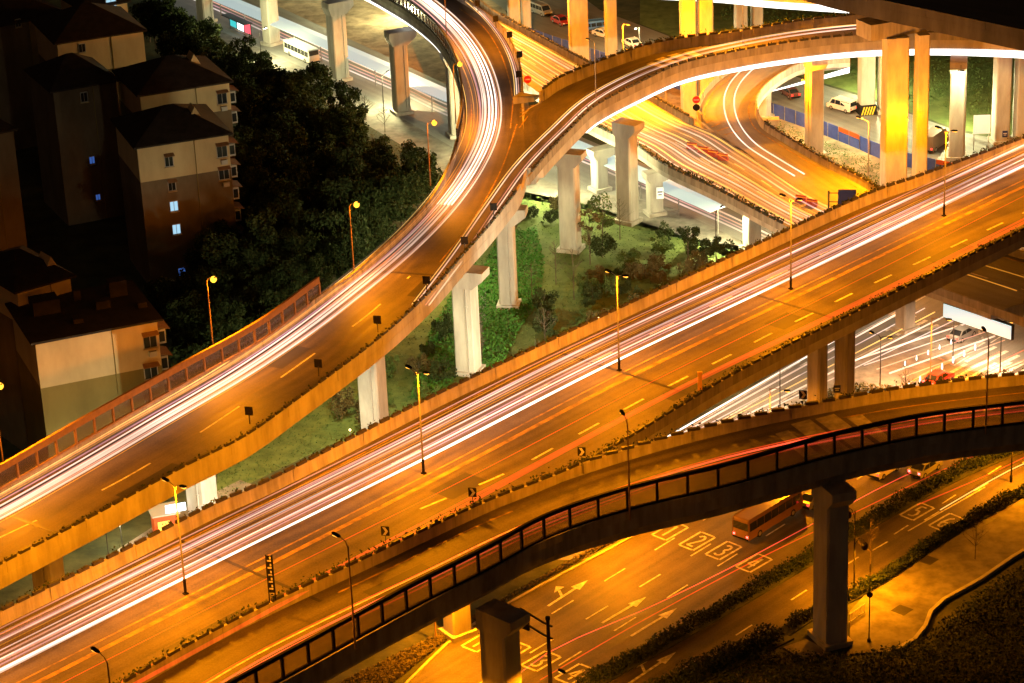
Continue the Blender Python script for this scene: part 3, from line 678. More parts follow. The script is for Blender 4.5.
def arrow(x0, y0, x1, y1, turn=None):
    a, b = at(x0, y0, rdz), at(x1, y1, rdz); d = (b-a).normalized(); r = Vector((d.y, -d.x, 0)); mb = MB(); L = (b-a).length
    h = b-d*L*.32
    mb.bar(a, h, .28, .008); mb.add([h-r*.55, b, h+r*.55, h-r*.55+Vector((0, 0, .006)), b+Vector((0, 0, .006)), h+r*.55+Vector((0, 0, .006))], [(0, 1, 2), (5, 4, 3), (0, 3, 4, 1), (1, 4, 5, 2)])
    if turn:
        q = a+d*L*.35; e = q-r*1.1+d*.9; mb.bar(q, e, .28, .008); mb.add([e-r*.8+d*.5, e+d*.9, e-d*.7-r*.1], [(0, 1, 2)])
    return tag(mb.build('lane_arrow', M['white_paint']), kind='structure')
arrow(602, 623, 646, 597); arrow(631, 636, 677, 608); arrow(548, 606, 588, 580, 1); arrow(628, 684, 676, 652, 1); arrow(690, 678, 722, 660); 
def dashes(px, per, ln, n, w=.17, name='lane_line', off=0):
    a, b = at(*px[0], rdz), at(*px[1], rdz); d = (b-a).normalized(); r = Vector((d.y, -d.x, 0)); mb = MB()
    for i in range(n):
        p = a+d*(off+i*per); mb.bar(p-d*ln/2, p+d*ln/2, w, .008)
    return tag(mb.build(name, M['white_paint']), kind='structure')
dashes([(597, 612.5), (684, 560)], 8.4, 3.4, 16, off=-16.8); dashes([(625, 624), (713, 569)], 8.4, 3.4, 16, off=-16.8); dashes([(616, 574), (697, 524)], 8.4, 3.4, 12, off=-17)
dashes([(744, 630), (791, 600)], 9.0, 2.6, 14, off=-18); dashes([(880, 546), (1000, 476)], 9, 2.6, 5)
mb = MB(); mb.bar(at(908, 531, rdz), at(985, 487, rdz), .18, .008); tag(mb.build('lane_line', M['white_paint']), kind='structure')
mb = MB(); mb.bar(at(640, 575, rdz), at(960, 398, rdz), .18, .008)
# ---- zebra and lane bars on the right hand street --------------------
for (x0, y0, x1, y1) in ((690, 427, 800, 362), (705, 430, 800, 375), (800, 366, 945, 285)):
    mb = MB(); mb.bar(at(x0, y0, .022), at(x1, y1, .022), .2, .008); tag(mb.build('lane_line', M['white_paint']), kind='structure')
for i in range(15):
    x = 862+i*11.5; y = 322+i*4.4
    mb = MB(); a, b = at(x, y, .02), at(x+30, y-15, .02); mb.bar(a, b, .55, .008); tag(mb.build('crossing_stripe', M['white_paint']), kind='structure')
for i in range(8):
    mb = MB(); a, b = at(930+i*15, 384-i*.6, .02), at(966+i*15, 364-i*.6, .02); mb.bar(a, b, .5, .008); tag(mb.build('crossing_stripe', M['white_paint']), kind='structure')

# ================================================================== LIGHT
w = bpy.data.worlds.new('World'); sc.world = w; w.use_nodes = True; nt = w.node_tree
sky = nt.nodes.new('ShaderNodeTexSky'); sky.sky_type = 'NISHITA'; sky.sun_disc = False; sky.sun_elevation = R(30); sky.sun_rotation = R(200)
hs = nt.nodes.new('ShaderNodeHueSaturation'); mixn = nt.nodes.new('ShaderNodeMixRGB'); mixn.blend_type = 'MULTIPLY'; mixn.inputs['Fac'].default_value = 1; mixn.inputs['Color2'].default_value = (1.0, .52, .26, 1)
hs.inputs['Saturation'].default_value = .25
nt.links.new(sky.outputs['Color'], hs.inputs['Color']); nt.links.new(hs.outputs['Color'], mixn.inputs['Color1']); nt.links.new(mixn.outputs['Color'], nt.nodes['Background'].inputs['Color'])
nt.nodes['Background'].inputs['Strength'].default_value = .006     # city night: sky dimmed to a faint warm skyglow
# moon-weak sun
sun = bpy.data.lights.new('moon', 'SUN'); sun.energy = .004; sun.angle = R(10); sun.color = (1, .8, .6); so = bpy.data.objects.new('moon', sun); COL.objects.link(so); so.rotation_euler = (R(50), 0, R(20))
sc.view_settings.view_transform = 'Standard'; sc.view_settings.look = 'None'; sc.view_settings.exposure = 0; sc.view_settings.gamma = 1
sc.cycles.use_denoising = True; sc.cycles.max_bounces = 5; sc.cycles.transparent_max_bounces = 40; sc.cycles.sample_clamp_indirect = 4; sc.cycles.use_light_tree = True

# ---- double headed lamps on the main deck ----------------------------
def head(mb, a, b, w=.34):
    """cobra head: flat tapered hood from a to b"""
    a, b = Vector(a), Vector(b); t = (b-a).normalized(); sd = t.cross(Vector((0, 0, 1))).normalized(); up = sd.cross(t)
    rings = []
    for k, ww, hh in ((0, .5, .6), (.25, 1, 1), (.8, 1, .9), (1, .6, .5)):
        c = a.lerp(b, k); rings.append([c-sd*w*ww*.5-up*.07*hh, c+sd*w*ww*.5-up*.07*hh, c+sd*w*ww*.4+up*.09*hh, c-sd*w*ww*.4+up*.09*hh])
    mb.sweep(rings)
def make_lamp(name, H, arms, label, power, group, col=SOD, r0=.10, bulb='bulb_dim', pole='steel', hm='dark_steel', sleeve=True, rise=.55, reach=1.5, hl=.95, kind='SPOT', cone=155, bulbr=None, cat='street lamp', tilt=0, spill=0, blend=.7):
    t = thing(name, label, cat, (0, 0, 0), 0, group)
    mb = MB(); mb.tube([(0, 0, .9 if sleeve else 0), (0, 0, H*.5), (0, 0, H)], [r0, r0*.8, r0*.6], 8); local(mb, 'pole', M[pole], t, smooth=False)
    mb = MB(); mb.tube([(0, 0, 0), (0, 0, 1.5)], [r0*1.35, r0*1.3], 8); mb.box((0, 0, .06), (r0*4, r0*4, .12)); local(mb, 'base_sleeve', M['black'], t) if sleeve else None
    for s in arms:
        mb = MB(); e = (s*reach, 0, H+rise); mb.tube([(0, 0, H-.15), (s*reach*.3, 0, H+rise*.62), e], [r0*.5, r0*.42, r0*.36], 6); a = local(mb, 'arm', M[pole], t)
        mb = MB(); head(mb, (s*reach*.95, 0, H+rise), (s*(reach+hl), 0, H+rise+.12)); hd = mb.build('lamp_head', M[hm]); hd.parent = a
        mb = MB(); bx = s*(reach+hl*.55)
        if bulbr:
            n = 8; rings = [[(bx+bulbr*math.sin(q)*math.cos(p), bulbr*math.sin(q)*math.sin(p), H+rise-.12-bulbr*math.cos(q)) for p in [2*math.pi*i/n for i in range(n)]] for q in [.2, .6, 1.0, 1.4, 1.8, 2.3, 2.9]]
            mb.sweep(rings)
        else: mb.box((bx, 0, H+rise-.07), (hl*.6, .24, .05))
        ln = mb.build('lens', M[bulb]); ln.parent = a
        light(kind, (bx, 0, H+rise-.16-(bulbr*2.2 if bulbr else 0)), power, col, t, size=.25, cone=cone, blend=blend, rot=(0, -R(tilt)*s, 0))
        if spill: light('POINT', (bx, 0, H+rise-.1-(bulbr*2.2 if bulbr else 0)), power*spill, col, t, size=.25)
    return t
acr = med.right(60); lampz = rz_of(acr)
L0 = make_lamp('street_lamp', 10.4, (-1, 1), 'x', P_M, 'double headed lamps along the middle of the main elevated road', reach=.75, rise=.5, hl=.8, cone=172, blend=.15, hm='black')
lbl = {0: 'leftmost double headed lamp standing on the main road, in front of the pale pier cap', 1: 'double headed lamp on the main road whose head shows against the green lawn below', 2: 'double headed lamp on the main road whose head shows against the dark shrubs', 3: 'double headed lamp on the main road whose head reaches up to the blue sign', 4: 'rightmost double headed lamp on the main road, before the white billboard'}
base_px = [(185.7, 594), (423.6, 473.5), (619.2, 370.5), (790.8, 289), (943.9, 216)]
locs = [at(x, y, zM) for x, y in base_px]; st_ = (locs[-1]-locs[0])/4
for i in range(-2, 7):
    o = L0 if i == 0 else copy_tree(L0); o.location = locs[i] if 0 <= i < 5 else locs[0]+st_*i
    o.rotation_euler.z = lampz; o['label'] = lbl.get(i, 'double headed lamp of the main road standing outside the picture')
# ---- single lamps on the foreground ramp ----------------------------
L1 = make_lamp('street_lamp', 9.6, (-1,), 'x', P_N, 'single lamps along the screen of the foreground ramp', reach=.9, rise=.6, hl=.9, sleeve=False, r0=.1, pole='rust_steel', hm='black', tilt=32, cone=125)
for i, (x, y, hh, l) in enumerate(((355.5, 648, 18.0, 'thin single lamp at the lower left end of the foreground screen'), (630, 520, 17.9, 'thin single lamp rising from the middle of the foreground screen'), (985.5, 434, 20.3, 'dark curved single lamp at the right end of the foreground screen'), (120, 770, 17.5, 'added single lamp of the foreground ramp at the lower left edge'))):  # last one is added to carry the lighting
    o = L1 if i == 0 else copy_tree(L1); p = at(x, y, hh); o.location = p; xx = cNN.near(p); o.rotation_euler.z = rz_of(dN.out('near', xx)); o['label'] = l
# ---- bright lamps along the curving road ----------------------------
L2 = make_lamp('street_lamp', 8.2, (1,), 'x', P_L, 'glowing lamps along the outer edge of the curving road', reach=.6, rise=.35, hl=.6, sleeve=False, r0=.09, pole='rust_steel', hm='black', bulb='bulb', kind='SPOT', cone=140, tilt=42, spill=.03, bulbr=.36)
for i, (x, y, l) in enumerate(((213.5, 350, 'glowing lamp behind the left screen, right of the cream house'), (354, 272, 'glowing lamp just past the end of the left screen'), (430.5, 186, 'glowing lamp among the dark trees at the start of the bend'), (3, 462, 'glowing lamp at the left edge of the picture behind the screen'), (456, 124, 'glowing lamp at the inside of the bend over the railed screen'), (447, 44, 'glowing lamp at the top where the curving road leaves the picture'), (-130, 545, 'glowing lamp of the curving road left of the picture'))):
    o = L2 if i == 0 else copy_tree(L2); o.location = at(x, y, 16.8); o.rotation_euler.z = rz_of(dL.out('far', cLF.near(at(x, y, 16.8))))+math.pi; o['label'] = l
# ---- lamps lighting the low road and the fork -----------------------
L3 = make_lamp('street_lamp', 9.0, (1,), 'x', 60000, 'lamps lighting the low orange road', reach=1.2, rise=.4, hl=.7, sleeve=False, r0=.09, bulb='bulb_dim', hm='dark_steel', kind='POINT')
for i, (x, y, h, rz, l) in enumerate(((624, 82, 8.2, -1.0, 'added lamp for the low road hidden behind the curved ramp, nearer the fork'), (666, 105, 8.2, -1.0, 'added lamp for the low road hidden behind the curved ramp, nearer the paired columns'), (868, 186, 8.2, 2.5, 'lamp at the end of the looping slip road by the tall column'), (520, 27, 8.2, -1.2, 'lamp on the far edge of the low road near the top'), (743, 45, 17.3, 2, 'lamp glowing in front of the pair of pale columns at the top'))):  # the pair behind the ramp is added to brighten the low road
    o = L3 if i == 0 else copy_tree(L3); o.location = at(x, y, h); o.rotation_euler.z = rz; o['label'] = l
L3b = make_lamp('street_lamp', 8.0, (1,), 'thin lamp on the far parapet of the curved ramp, before the yellow columns', 9000, None, reach=.7, rise=.3, hl=.6, sleeve=False, r0=.08, hm='dark_steel'); L3b.location = at(596, 98, 17.5); L3b.rotation_euler.z = 2.6
# wall lamps glowing on the piers
def bulb_lamp(x, y, z, p, col, label, m='bulb', r=.16, group=None, pole=0, aim=None):
    t = thing('lamp', label, 'lamp', at(x, y, z), 0, group)
    mb = MB(); n = 8; mb.sweep([[(r*math.sin(q)*math.cos(a), r*math.sin(q)*math.sin(a), -r*math.cos(q)) for a in [6.2832*i/n for i in range(n)]] for q in (.15, .6, 1.1, 1.57, 2.0, 2.5, 3.0)]); local(mb, 'bulb', M[m], t)
    mb = MB(); mb.tube([(0, 0, r*.9), (0, .25, r*2.4), (0, .5, r*2.2)] if not pole else [(0, 0, -r*.9), (0, 0, -pole)], .05, 6); local(mb, 'bracket' if not pole else 'pole', M['dark_steel'], t)
    if aim is not None:
        d = (Vector(aim)-at(x, y, z)); light('SPOT', (0, .3, r*1.6), p, col, t, size=.2, cone=115, blend=.6, rot=d.to_track_quat('-Z', 'Y').to_euler())
    else: light('POINT', (0, -.2, -r*2.2 if not pole else r*1.6), p, col, t, size=.2)
    return t
bulb_lamp(907.5, 120, 12, 5000, SOD, 'glowing lamp in front of the tall dark gap between the orange columns')
bulb_lamp(684, 84, 9, 8000, SOD, 'added lamp glowing on the paired columns under the curved ramp')  # added to brighten the low road and the columns
bulb_lamp(802.5, 80, 12, 12000, SOD, 'glowing lamp beside the pier above the blue hoarding')
for x, y, z, p_, l in ((470, 292, 12.9, 15000, 'added fill lamp under the curving road above the ivy bed'), (590, 214, 12.9, 15000, 'added fill lamp under the curved ramp between the two pale piers'), (372, 424, 12.9, 9000, 'added fill lamp under the curving road by the pier on the lawn'), (85, 580, 12.4, 7000, 'added fill lamp under the lowest stretch of the curving road'), (240, 500, 12.4, 8000, 'added fill lamp under the curving road by the lawn corner'), (830, 148, 14.0, 30000, 'added fill lamp under the curved ramp by the minivan'), (958, 168, 14.6, 9000, 'added fill lamp under the curved ramp by the right hand piers')):  # added lamps, tucked under the decks to brighten ground and piers
    p = at(x, y, 0); t = thing('lamp', l, 'lamp', (p.x, p.y, z)); mb = MB(); mb.box((0, 0, .12), (.9, .3, .16)); local(mb, 'housing', M['dark_steel'], t); mb = MB(); mb.box((0, 0, .02), (.8, .22, .04)); local(mb, 'lens', M['bulb_white'], t); mb = MB(); mb.box((0, 0, .6), (.06, .06, .8)); local(mb, 'hanger', M['dark_steel'], t)
    light('SPOT', (0, 0, -.08), p_, WHT, t, size=.3, cone=170, blend=.2)
bulb_lamp(350, 430, 3.5, 700, (1, .85, .5), 'small glowing lamp on a post on the lawn', 'bulb_small', .14, pole=3.5)
bulb_lamp(598, 318, 4, 900, (1, .85, .5), 'small glowing lamp on a post among the shrubs', 'bulb_small', .14, pole=4)
bulb_lamp(480, 418, 5.5, 15000, (1, .95, .6), 'added fill flood on a post hidden behind the main road, by the left pale pier', 'bulb_small', .12, pole=5.5, aim=at(485, 320, 2))  # added flood, brightens the pale pier from the front
bulb_lamp(590, 372, 6.5, 48000, (1, .95, .62), 'added fill flood on a post hidden behind the main road, below the garden', 'bulb_small', .12, pole=6.5, aim=at(590, 235, 3))  # added flood for the garden and the pale piers
bulb_lamp(250, 545, 4, 20000, (1, .95, .65), 'added fill flood on a post hidden behind the main road, below the lawn corner', 'bulb_small', .12, pole=4, aim=at(215, 490, 6))  # added flood for the lower pier and lawn corner
bulb_lamp(400, 468, 4, 8500, (1, .95, .65), 'added fill flood on a post hidden behind the main road, by the pier on the lawn', 'bulb_small', .12, pole=4, aim=at(375, 400, 6))  # added flood brightening the pier on the lawn
bulb_lamp(105, 525, 4, 3000, (1, .6, .14), 'added fill lamp hidden behind the left screen, in front of the cream house', 'bulb_small', .12, pole=4, aim=at(95, 400, 13))  # added unseen lamp, brightens the cream house wall
bulb_lamp(288, 172, 3, 90, (.45, .65, 1), 'small cold lamp lighting a path among the dark trees', 'lit_white', .1, pole=3)
bulb_lamp(262, 154, 3, 90, (1, .7, .25), 'small warm lamp on the path beside the balconies', 'bulb_small', .09, pole=3)
bulb_lamp(120, 525, 2.5, 1000, (1, .85, .5), 'small lamp hanging by the stall under the curving road', 'bulb_white', .08, pole=2.5)
# white street lamps on the street under the curving roads
L4 = make_lamp('street_lamp', 6.0, (1,), 'x', 18000, 'white lamps along the street below', col=WHT, reach=1.2, rise=.3, hl=.7, sleeve=False, r0=.08, bulb='bulb_white', pole='dark_steel', kind='POINT')
for i, (x, y, rz, l) in enumerate(((384, 112, .9, 'dark lamp post on the pavement between two piers at the top left'), (716, 254, .9, 'dark lamp post on the pale pavement left of the main road'), (560, 196, -2.2, 'lamp post on the verge behind the pale piers'), (262, 66, .9, 'dark lamp post beside the lit bus shelter'), (490, 160, .9, 'lamp post hidden under the fork of the curving road'), (640, 62, -2, 'lamp post in the car park behind the yellow columns'), (880, 98, 2.2, 'lamp post in the car park beside the white van'), (960, 135, 2.2, 'lamp post behind the right hand piers'), (330, -20, -2.2, 'white lamp above the dirt lot'), (440, -10, 3.0, 'added white lamp at the edge of the dirt lot beyond the bend'), (410, 20, 3.0, 'added white lamp on the dirt lot behind the bend'))):  # lamps beyond and behind the bend are added to brighten the dirt lot
    o = L4 if i == 0 else copy_tree(L4); o.location = at(x, y, 0); o.rotation_euler.z = rz; o['label'] = l
# ornate lamp by the plaza
L5 = thing('street_lamp', 'black ornate lamp post with two hanging lanterns by the plaza hedge', 'street lamp', at(854, 591, 0), rz_of(gr))
mb = MB(); mb.tube([(0, 0, 0), (0, 0, .8), (0, 0, .81), (0, 0, 9.0)], [.16, .15, .09, .06], 8); local(mb, 'pole', M['black'], L5)
for s, hz, rr in ((1, 6.1, 1.2), (-1, 9.0, .8)):
    mb = MB(); mb.tube([(0, 0, hz-.9), (s*rr*.4, 0, hz), (s*rr*.8, 0, hz+.1), (s*rr, 0, hz-.25)], .04, 6); a = local(mb, 'arm', M['black'], L5)
    mb = MB(); mb.tube([(s*rr, 0, hz-.2), (s*rr, 0, hz-.5), (s*rr, 0, hz-.95)], [.1, .36, .3], 8); k = mb.build('lantern', M['black']); k.parent = a
    light('SPOT', (s*rr, 0, hz-1.05), 11000, SOD, L5, size=.2, cone=160, blend=.5)
o = copy_tree(L5); o.location = at(1011, 482, 0); o['label'] = 'second ornate lamp post with lanterns at the right edge beside the plaza hedge'
# sodium lamps of the numbered roads (posts stand off the left kerb)
L6 = make_lamp('street_lamp', 9.0, (1,), 'x', 42000, 'street lamps beside the numbered road', reach=2.0, rise=.3, hl=.7, sleeve=False, r0=.08, pole='rust_steel', hm='black', kind='SPOT')
for i, (x, y, rz, l) in enumerate(((436, 640, 0, 'street lamp hidden behind the foreground ramp by the kerb'), (600, 545, 0, 'street lamp by the kerb under the foreground ramp'), (770, 462, 0, 'street lamp under the far end of the foreground ramp'), (930, 388, 0, 'street lamp on the kerb beyond the foreground ramp'), (585, 770, 3.14, 'street lamp below the bottom edge of the picture, right of the lowest pier'), (455, 790, 3.14, 'street lamp below the bottom edge of the picture'))):  # last one is added to light the front of the lowest pier
    o = L6 if i == 0 else copy_tree(L6); o.location = at(x, y, 0); o.rotation_euler.z = rz_of(gr)+rz; o['label'] = l
# lamps over the right hand street
L7 = make_lamp('street_lamp', 6.5, (-1, 1), 'x', 4200, 'lamps over the right hand street', col=(1, .7, .4), reach=1.0, rise=.3, hl=.6, sleeve=False, r0=.08, pole='dark_steel', hm='black', bulb='bulb_dim')
for i, (x, y, rz, l) in enumerate(((880, 388, lampz, 'dark double headed lamp on the planted island right of the main piers'), (953, 356, lampz, 'dark globe like lamp post standing on the island before the crossing'), (780, 412, lampz, 'small double lamp poking up behind the foreground ramp'), (1000, 372, lampz, 'lamp over the crossing at the right edge'))):
    o = L7 if i == 0 else copy_tree(L7); o.location = at(x, y, .1); o.rotation_euler.z = rz; o['label'] = l

# ================================================================== LIGHT TRAILS
LT = {'*': 'thin glowing light trail', 'white': 'white head lamp streak', 'hot': 'bright white head lamp streak', 'pink': 'pinkish head lamp streak', 'violet': 'dull violet head lamp streak', 'orange': 'orange streak', 'amber': 'amber streak', 'red': 'thin red tail lamp streak', 'redhot': 'bright red tail lamp streak', 'cold': 'cold white streak', 'veil': 'broad faint glowing band'}
def LTs(where): return {k: v+' '+where for k, v in LT.items()}
sp = []
for d, r, m in ((-.9, .10, 'hot'), (-1.15, .07, 'white'), (-1.9, .05, 'violet'), (-2.25, .07, 'pink'), (-2.6, .06, 'white'), (-2.95, .05, 'violet'), (-3.3, .06, 'pink'), (-3.6, .05, 'cold'), (-4.6, .04, 'orange'), (-5.1, .05, 'pink'), (-5.45, .06, 'white'), (-5.8, .05, 'violet'), (-6.2, .06, 'pink'), (-6.6, .04, 'orange'), (-7.2, .05, 'pink'), (-4.1, .03, 'orange'), (-1.5, .03, 'orange'), (-1.3, .30, 'veil'), (-2.4, .34, 'veil'), (-3.1, .3, 'veil'), (-5.4, .34, 'veil'), (-6.1, .3, 'veil')): sp.append((d, r*(1.0 if m == 'veil' else .85), m, .65+random.uniform(-.1, .25)))
trails(med, 0, med.len, sp, LTs('on the far half of the main elevated road'), 'light trails on the main elevated road', wob=.22)
trails(med, 0, med.len, [(5.0, .03, 'red', .7), (8.6, .10, 'red', .7), (9.1, .14, 'red', .6)], LTs('on the near half of the main elevated road'), 'light trails on the near half of the main road', wob=.5)
# curving road: bundle hugging its left half
bun = Cv([at(x, y, zL+.7) for x, y in [(-60, 545), (0, 515), (80, 470), (160, 423), (240, 376), (300, 336), (360, 290), (410, 248), (450, 206), (478, 165), (492, 130), (493, 98), (482, 62), (464, 34), (440, 10), (415, -8), (370, -28), (310, -45)]])
tl = bun.len
for d, r, m in ((.0, .10, 'white'), (-.5, .07, 'white'), (-.9, .08, 'pink'), (-1.35, .06, 'white'), (-1.7, .05, 'pink'), (.4, .05, 'pink'), (-2.4, .03, 'orange'), (-2.9, .05, 'orange'), (-3.4, .03, 'amber'), (.9, .03, 'orange'), (.75, .08, 'white'), (-2.0, .05, 'violet'), (-.3, .4, 'veil'), (-2.6, .35, 'veil'), (-3.2, .4, 'veil')):
    a = 0; k = random.uniform(.01, .03); ph = random.random()*6
    xs = steps(0, tl, 2.5); trail([bun.off(x, d*(1 if x < tl*.55 else 1+.15*math.sin((x-tl*.55)*.03))+.25*math.sin(x*k+ph), random.uniform(0, .01)) for x in xs], r, m, LTs('sweeping round the left curving road')[m], 'light trails on the curving road')
for d, r, m in ((.25, .07, 'hot'), (-.25, .06, 'hot'), (-.7, .07, 'hot'), (-1.15, .06, 'white'), (-1.6, .06, 'white')):
    xs = steps(tl*.42, tl, 2.5); trail([bun.off(x, d+.1*math.sin(x*.05), .1) for x in xs], r, m, LTs('through the bend at the top of the curving road')[m], 'light trails through the upper bend')
rb2 = Cv([at(x, y, zL+.6) for x, y in [(522, 98), (520, 74), (513, 52), (500, 30), (480, 8), (455, -12)]])
for d, r, m in ((-.7, .07, 'white'), (-.4, .05, 'pink'), (-1.0, .04, 'amber')): trail([rb2.off(x, d) for x in steps(0, rb2.len, 2)], r, m, LTs('along the right edge of the bend above the fork')[m], 'light trails along the right edge of the bend')
sR_ = -1 if dR.cross(cRN, cRN.len*.5, 'near') is False else 1
rrc = Cv([at(x, y, zR(x)+.6) for x, y in [(440, 306), (478, 254), (510, 206), (540, 164), (572, 131), (606, 100), (650, 76), (690, 61), (724, 52), (797, 38), (870, 30), (960, 27), (1060, 30)]])
for d, r, m, a0 in ((-1.3, .06, 'white', 0), (-2.9, .06, 'white', 0), (-1.7, .04, 'pink', 0), (-3.3, .04, 'amber', 0)):
    trail([rrc.off(x, d) for x in steps(0, rrc.len, 2.5)], r, m, LTs('running up the narrow curved ramp')[m], 'light trails on the curved ramp')
for u in (.2, .34, .5, .62, .74, .84):
    c = dU.mid(u); trail([c.off(x, 0, .6) for x in steps(2, c.near(at(840, 235, 8)), 3)], .4, 'veil', LTs('on the low orange road')['veil'], 'light trails on the low orange road')
for i, u in enumerate((.12, .2, .28, .36, .44, .5, .58, .64, .7, .76, .82, .87)):
    c = dU.mid(u); m = ('amber', 'pink', 'white', 'orange', 'amber', 'white', 'pink', 'orange', 'white', 'pink', 'amber', 'white')[i]
    trail([c.off(x, .3*math.sin(x*.03+i), .6) for x in steps(2, c.len-2 if i in (3, 7) else c.near(at(840, 235, 8)), 3)], (.085, .06, .08, .05)[i % 4], m, LTs('on the low orange road')[m], 'light trails on the low orange road')
sl = Cv([at(x, y, 8.7) for x, y in [(800, 52), (760, 62), (742, 75), (731, 92), (730, 110), (737, 128), (752, 145), (775, 160), (800, 175)]])
for d, r, m in ((-.7, .08, 'hot'), (.8, .08, 'hot'), (0, .4, 'veil')): trail([sl.off(x, d) for x in steps(0, sl.len, 1.5)], r, m, LTs('round the looping slip road')[m], 'light trails on the slip road')
trails(cNF, 0, cNF.len, [((1 if dN.cross(cNF, 60, 'far') else -1)*d, r, m, .7) for d, r, m in ((5.3, .05, 'red'), (5.7, .06, 'red'), (6.2, .06, 'redhot'), (6.6, .07, 'red'), (7.0, .05, 'redhot'), (7.3, .05, 'red'))], LTs('on the foreground ramp beside its screen'), 'light trails on the foreground ramp', wob=.25)
# streets at ground level
for y_, r, m in ((0, .09, 'white'), (5, .07, 'pink'), (9, .06, 'violet'), (13, .09, 'cold')):
    c = Cv([at(x, y+y_*.8, .6) for x, y in [(150, -30), (236, 8), (345, 58), (400, 82), (455, 108), (580, 150), (640, 176), (735, 218), (800, 250)]])
    trail([c(x) for x in steps(0, c.len, 4)], r, m, LTs('on the street beside the pale canopy')[m], 'light trails on the street beside the canopy')
for i in range(11):
    a, b = at(650+i*9, 447-i*.5, .6), at(905+i*10, 300+i*4.0, .6)
    if i > 5: a = at(800+(i-6)*14, 378+(i-6)*4, .6); a = a.lerp(b, .3)
    m = ('hot', 'white', 'cold', 'amber', 'white', 'cold', 'white', 'cold', 'pink', 'white', 'pink')[i]
    trail([a.lerp(b, k/6) for k in range(7)], .08 if m in ('hot', 'white') else .05, m, LTs('on the right hand street under the main road')[m], 'light trails on the right hand street')
for (x0, y0, x1, y1, m) in ((905, 400, 1000, 352, 'redhot'), (915, 403, 1024, 350, 'red'), (935, 400, 1024, 360, 'red'), (926, 352, 990, 382, 'red'), (880, 410, 960, 366, 'red')):
    trail([at(x0, y0, .7).lerp(at(x1, y1, .7), k/5) for k in range(6)], .06, m, LTs('at the crossing on the right')[m], 'red light trails at the crossing')
for pts, m, r in (([(500, 690), (549, 652), (650, 607), (724, 571), (820, 520), (900, 478), (1024, 425)], 'redhot', .035), ([(540, 680), (640, 622), (760, 558), (860, 510), (960, 462), (1060, 420)], 'red', .04), ([(740, 505), (860, 465), (960, 432), (1060, 390)], 'red', .05), ([(850, 470), (950, 440), (1060, 398)], 'amber', .05), ([(880, 460), (1024, 410)], 'redhot', .05), ([(917, 505), (985, 476), (1060, 440)], 'red', .05), ([(940, 510), (1010, 470), (1060, 448)], 'amber', .04)):
    c = Cv([at(x, y, .7) for x, y in pts]); trail([c(x) for x in steps(0, c.len, 4)], r, m, LTs('on the numbered road below the foreground ramp')[m], 'light trails on the numbered road')

# ================================================================== BUILDINGS
CAMP = Vector((0, 0, CZ))
def ray(px, py): return F0 + CR*((px-512)/FPX) - CU*((py-341.5)/FPX)
def on_plane(px, py, A, n):
    d = ray(px, py); return CAMP+d*((A-CAMP).dot(n)/d.dot(n))
def window(t, c, e, n, w, h, pane='window', awn=False, mull=True):
    """window in a wall whose outward normal is -n; c = centre on the wall"""
    up = Vector((0, 0, 1)); fr = MB(); o = c-n*.04
    for s in (-1, 1): fr.bar(o+e*s*w/2-up*h/2, o+e*s*w/2+up*h/2, .09, .12)
    for s in (-1, 1): fr.bar(o+up*s*h/2-e*w/2, o+up*s*h/2+e*w/2, .09, .12)
    if mull: fr.bar(o-up*h/2, o+up*h/2, .06, .1)
    f = fr.build('window', M['frame'], t)
    pn = MB(); pn.sweep([[o+e*a*w*.5-up*h*.5+n*b for a, b in ((-1, .01), (1, .01), (1, .035), (-1, .035))], [o+e*a*w*.5+up*h*.5+n*b for a, b in ((-1, .01), (1, .01), (1, .035), (-1, .035))]]); pn.build('pane', M[pane], f)
    sl = MB(); sl.bar(c-n*.12-up*(h/2+.08)-e*(w/2+.1), c-n*.12-up*(h/2+.08)+e*(w/2+.1), .28, .08); sl.build('sill', M['wall_cream'], f)
    if w > 1.2:
        ac = MB(); ac.box(c-n*.35-up*(h/2+.6)+e*.1, (.85, .38, .6), rz_of(e)); ac.build('air_conditioner', M['frame'], f)
    if awn:
        a = MB(); a.add([c-n*.05+up*(h/2+.35)-e*w*.6, c-n*.05+up*(h/2+.35)+e*w*.6, c-n*.85+up*(h/2+.1)+e*w*.62, c-n*.85+up*(h/2+.1)-e*w*.62, c-n*.05+up*(h/2+.31)-e*w*.6, c-n*.05+up*(h/2+.31)+e*w*.6, c-n*.85+up*(h/2+.06)+e*w*.62, c-n*.85+up*(h/2+.06)-e*w*.62], [(0, 3, 2, 1), (4, 5, 6, 7), (0, 1, 5, 4), (1, 2, 6, 5), (2, 3, 7, 6), (3, 0, 4, 7)]); a.build('awning', M['rust_steel'], f)
